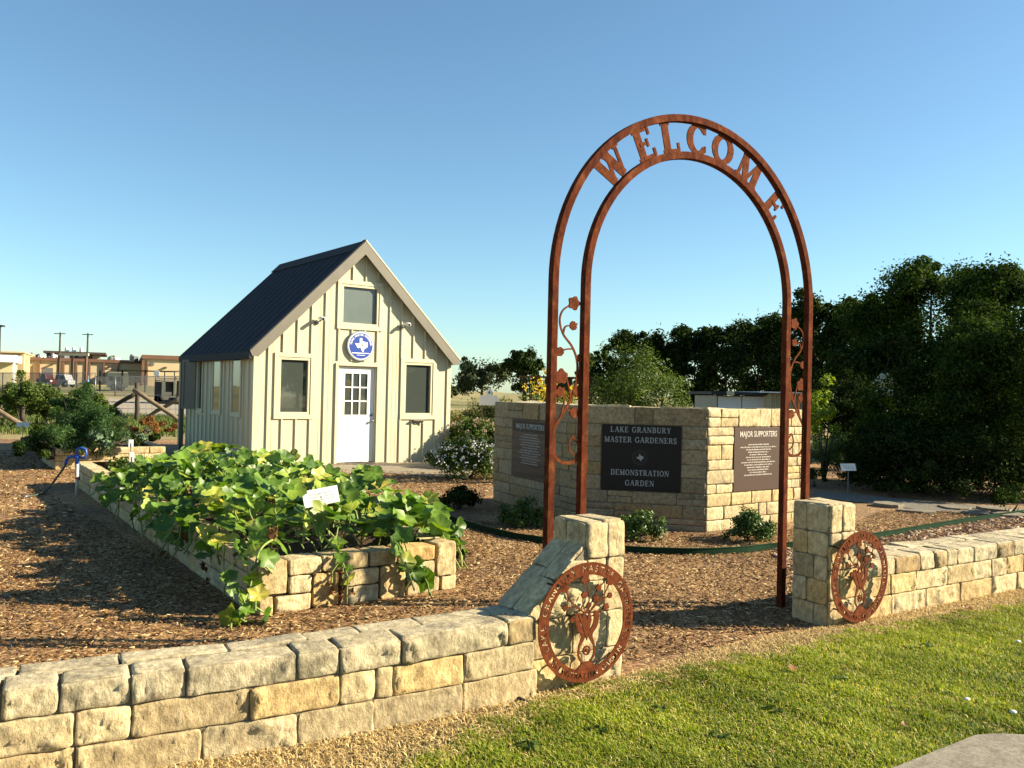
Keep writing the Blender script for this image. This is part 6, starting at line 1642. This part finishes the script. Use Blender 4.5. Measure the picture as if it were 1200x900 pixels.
# thin the turf in patches and along the straw edge
nzv = np.sin(P[:, 0] * 3.1 + 1.3 * np.sin(P[:, 1] * 2.3)) + np.sin(P[:, 1] * 4.1 + 1.7 * np.sin(P[:, 0] * 1.9))
keep = rG.random(len(P)) < np.clip(.95 - .22 * (nzv > 1.1), 0, 1)
P = P[keep]; P[:, 2] = .012
nh_ = np.sin(P[:, 0] * 9 + 2 * np.sin(P[:, 1] * 6)) * np.sin(P[:, 1] * 8 + 2 * np.sin(P[:, 0] * 5)) + .6 * np.sin(P[:, 0] * 21 + P[:, 1] * 17)
blades('lawn_grass', LM['grass'], P, .027 * (1 + .28 * nh_), .0055, 1.1, r=rG, kind='stuff')
P = scatter(lawn_seen, 1500, rG); P = P[~in_poly(P, cs_)]; P[:, 2] = .012
blades('dry_lawn_blade', LM['straw'], P, .024, .005, 1.2, r=rG, kind='stuff')
# straw along the wall foot
st_poly = [tuple(p) for p in LW[1:]] + [(.66, 4.97), (1.2, 5.46), (1.9, 5.96), (2.3, 6.16)] + [tuple(p) for p in RW[1:]] + [(4.40, 7.05), (3.38, 6.42), (2.56, 5.98), (1.80, 5.47), (.94, 4.88), (.34, 4.52), (-.25, 3.75), (-.9, 3.2), (-1.8, 2.7)]
P = scatter(st_poly, 7500, rG); P[:, 2] = .016
blades('straw_litter', LM['straw'], P, .022, .005, 2.4, r=rG, kind='stuff')
# mulch chips
def chips(name, mat, poly, dens, lmin, lmax, z=.008, zj=.014, r=rG, keep=None):
    P = scatter(poly, dens, r)
    if keep is not None: P = P[keep(P)]
    n = len(P); L = r.uniform(lmin, lmax, n)[:, None]; W = L * r.uniform(.10, .34, n)[:, None]; H = W * .35
    a = r.uniform(0, 2 * PI, n); d = np.stack([np.cos(a), np.sin(a), r.normal(size=n) * .22], 1); d = unit(d)
    s_ = unit(np.cross(d, np.stack([r.normal(size=n) * .25, r.normal(size=n) * .25, np.ones(n)], 1))); u = np.cross(s_, d)
    P[:, 2] = z + r.random(n) * zj
    V = np.stack([P - d * L / 2 - s_ * W / 2, P + d * L / 2 - s_ * W * .3, P + d * L / 2 + s_ * W * .4, P - d * L / 2 + s_ * W / 2,
                  P - d * L * .42 - s_ * W * .4 + u * H, P + d * L * .45 - s_ * W * .25 + u * H, P + d * L * .4 + s_ * W * .3 + u * H, P - d * L * .4 + s_ * W * .4 + u * H], 1).reshape(-1, 3)
    i = np.arange(n)[:, None] * 8
    F = np.concatenate([i + q_ for q_ in ([[4, 5, 6, 7]], [[0, 1, 5, 4]], [[1, 2, 6, 5]], [[2, 3, 7, 6]], [[3, 0, 4, 7]])], 1).reshape(-1, 4)
    o = np_mesh(name, V, F, mat); o['kind'] = 'stuff'; return o
def clear(P):
    rel = P[:, :2] - PO; a, b = rel @ UP_, rel @ VP_
    ok = ~((a > -.02) & (a < PW + .02) & (b > -.02) & (b < PLEN))
    mon_poly = [tuple(M0), tuple(M1), tuple(M2), tuple(M3), tuple(i3), tuple(i2), tuple(i1), tuple(i0)]
    return ok & ~in_poly(P, mon_poly)
near = [(-4.6, 2.9), tuple(LW[2]), tuple(LW[3]), tuple(LW[4]), (.6, 5.2), (1.2, 5.45), (1.9, 5.95), (2.4, 6.6), (3.6, 7.4), (4.6, 8.1), (7.5, 10.1), (8.5, 12.8), (5.5, 12.8), (4.4, 11.2), (2.3, 10.2), (.9, 10.5), (-1.2, 11), (-4.2, 10.5), (-7, 9.5)]
chips('mulch_litter', LM['chip'], near, 1500, .012, .045, keep=clear)
far_ = [(-7, 9.5), (-4.2, 10.5), (-1.2, 11), (-.3, 13.5), (-.2, 17), (-4, 17.2), (-8.5, 20), (-12.5, 20), (-13, 14)]
chips('mulch_litter', LM['chip'], far_, 260, .025, .07, keep=clear)
edge_in = [tuple(p[:2]) for p in ep[40:]]
rock = [tuple(PR + UW * .5 - NW * .45), tuple(RW[2] - NW * .45), tuple(RW[3] - NW * .45), tuple(RW[3] + UW * 3 - NW * .45)] + [tuple(p[:2] + (0, -.06)) for p in ep[::-1][:38]]
chips('bark_chunk_litter', LM['palechip'], rock, 420, .03, .10, zj=.03)
# meadow beyond the beds
mp_ = [(-2.0, 22), (6, 22), (12, 60), (-6, 60)]
P = scatter(mp_, 60, rG); blades('meadow_grass', LM['meadow'], P, .35, .03, .6, r=rG, kind='stuff')
P = scatter([(-16, 26), (-9, 27), (-11, 44), (-24, 42)], 70, rG); P[:, 2] = terrain(P[:, 0], P[:, 1]); blades('field_grass', LM['vine'], P, .16, .03, .7, r=rG, kind='stuff')
# litter on the lawn
for i, (px, py) in enumerate(((929, 792), (1133, 720), (1060, 860))):
    p = on_ground(px, py); p[2] = .045; r = np.random.default_rng(400 + i)
    V, F, c_ = squash_leaves(np.array([p]), np.array([[.2, -.3, 1.]]), (.075, .06, .05)[i], r)
    tag(np_mesh('fallen_leaf', V, F, LM['dead'], None, smooth=True), ('curled reddish brown leaf lying on the lawn near the arch', 'brown leaf lying on the lawn below the right wall', 'tiny brown leaf on the lawn by the sidewalk')[i], 'leaf')
for i, (px, py) in enumerate(((1133, 826), (1187, 841), (1193, 757))):
    p = on_ground(px, py); m = MB().blob(p + [0, 0, .03], .018, .014, .010); o = m.build('pebble', MT['signwhite'], None); tag(o, 'pale pebble lying in the lawn grass near the sidewalk', 'pebble', 'pale pebbles in the lawn')
p = on_ground(609, 825) ; m = MB().tube([p + [-.06, .04, .03], p + [0, 0, .03], p + [.06, -.05, .022]], [.008, .009, .006], 6); tag(m.build('twig', MT['dark_wood'], None), 'short dark twig on the straw at the foot of the wall', 'twig')
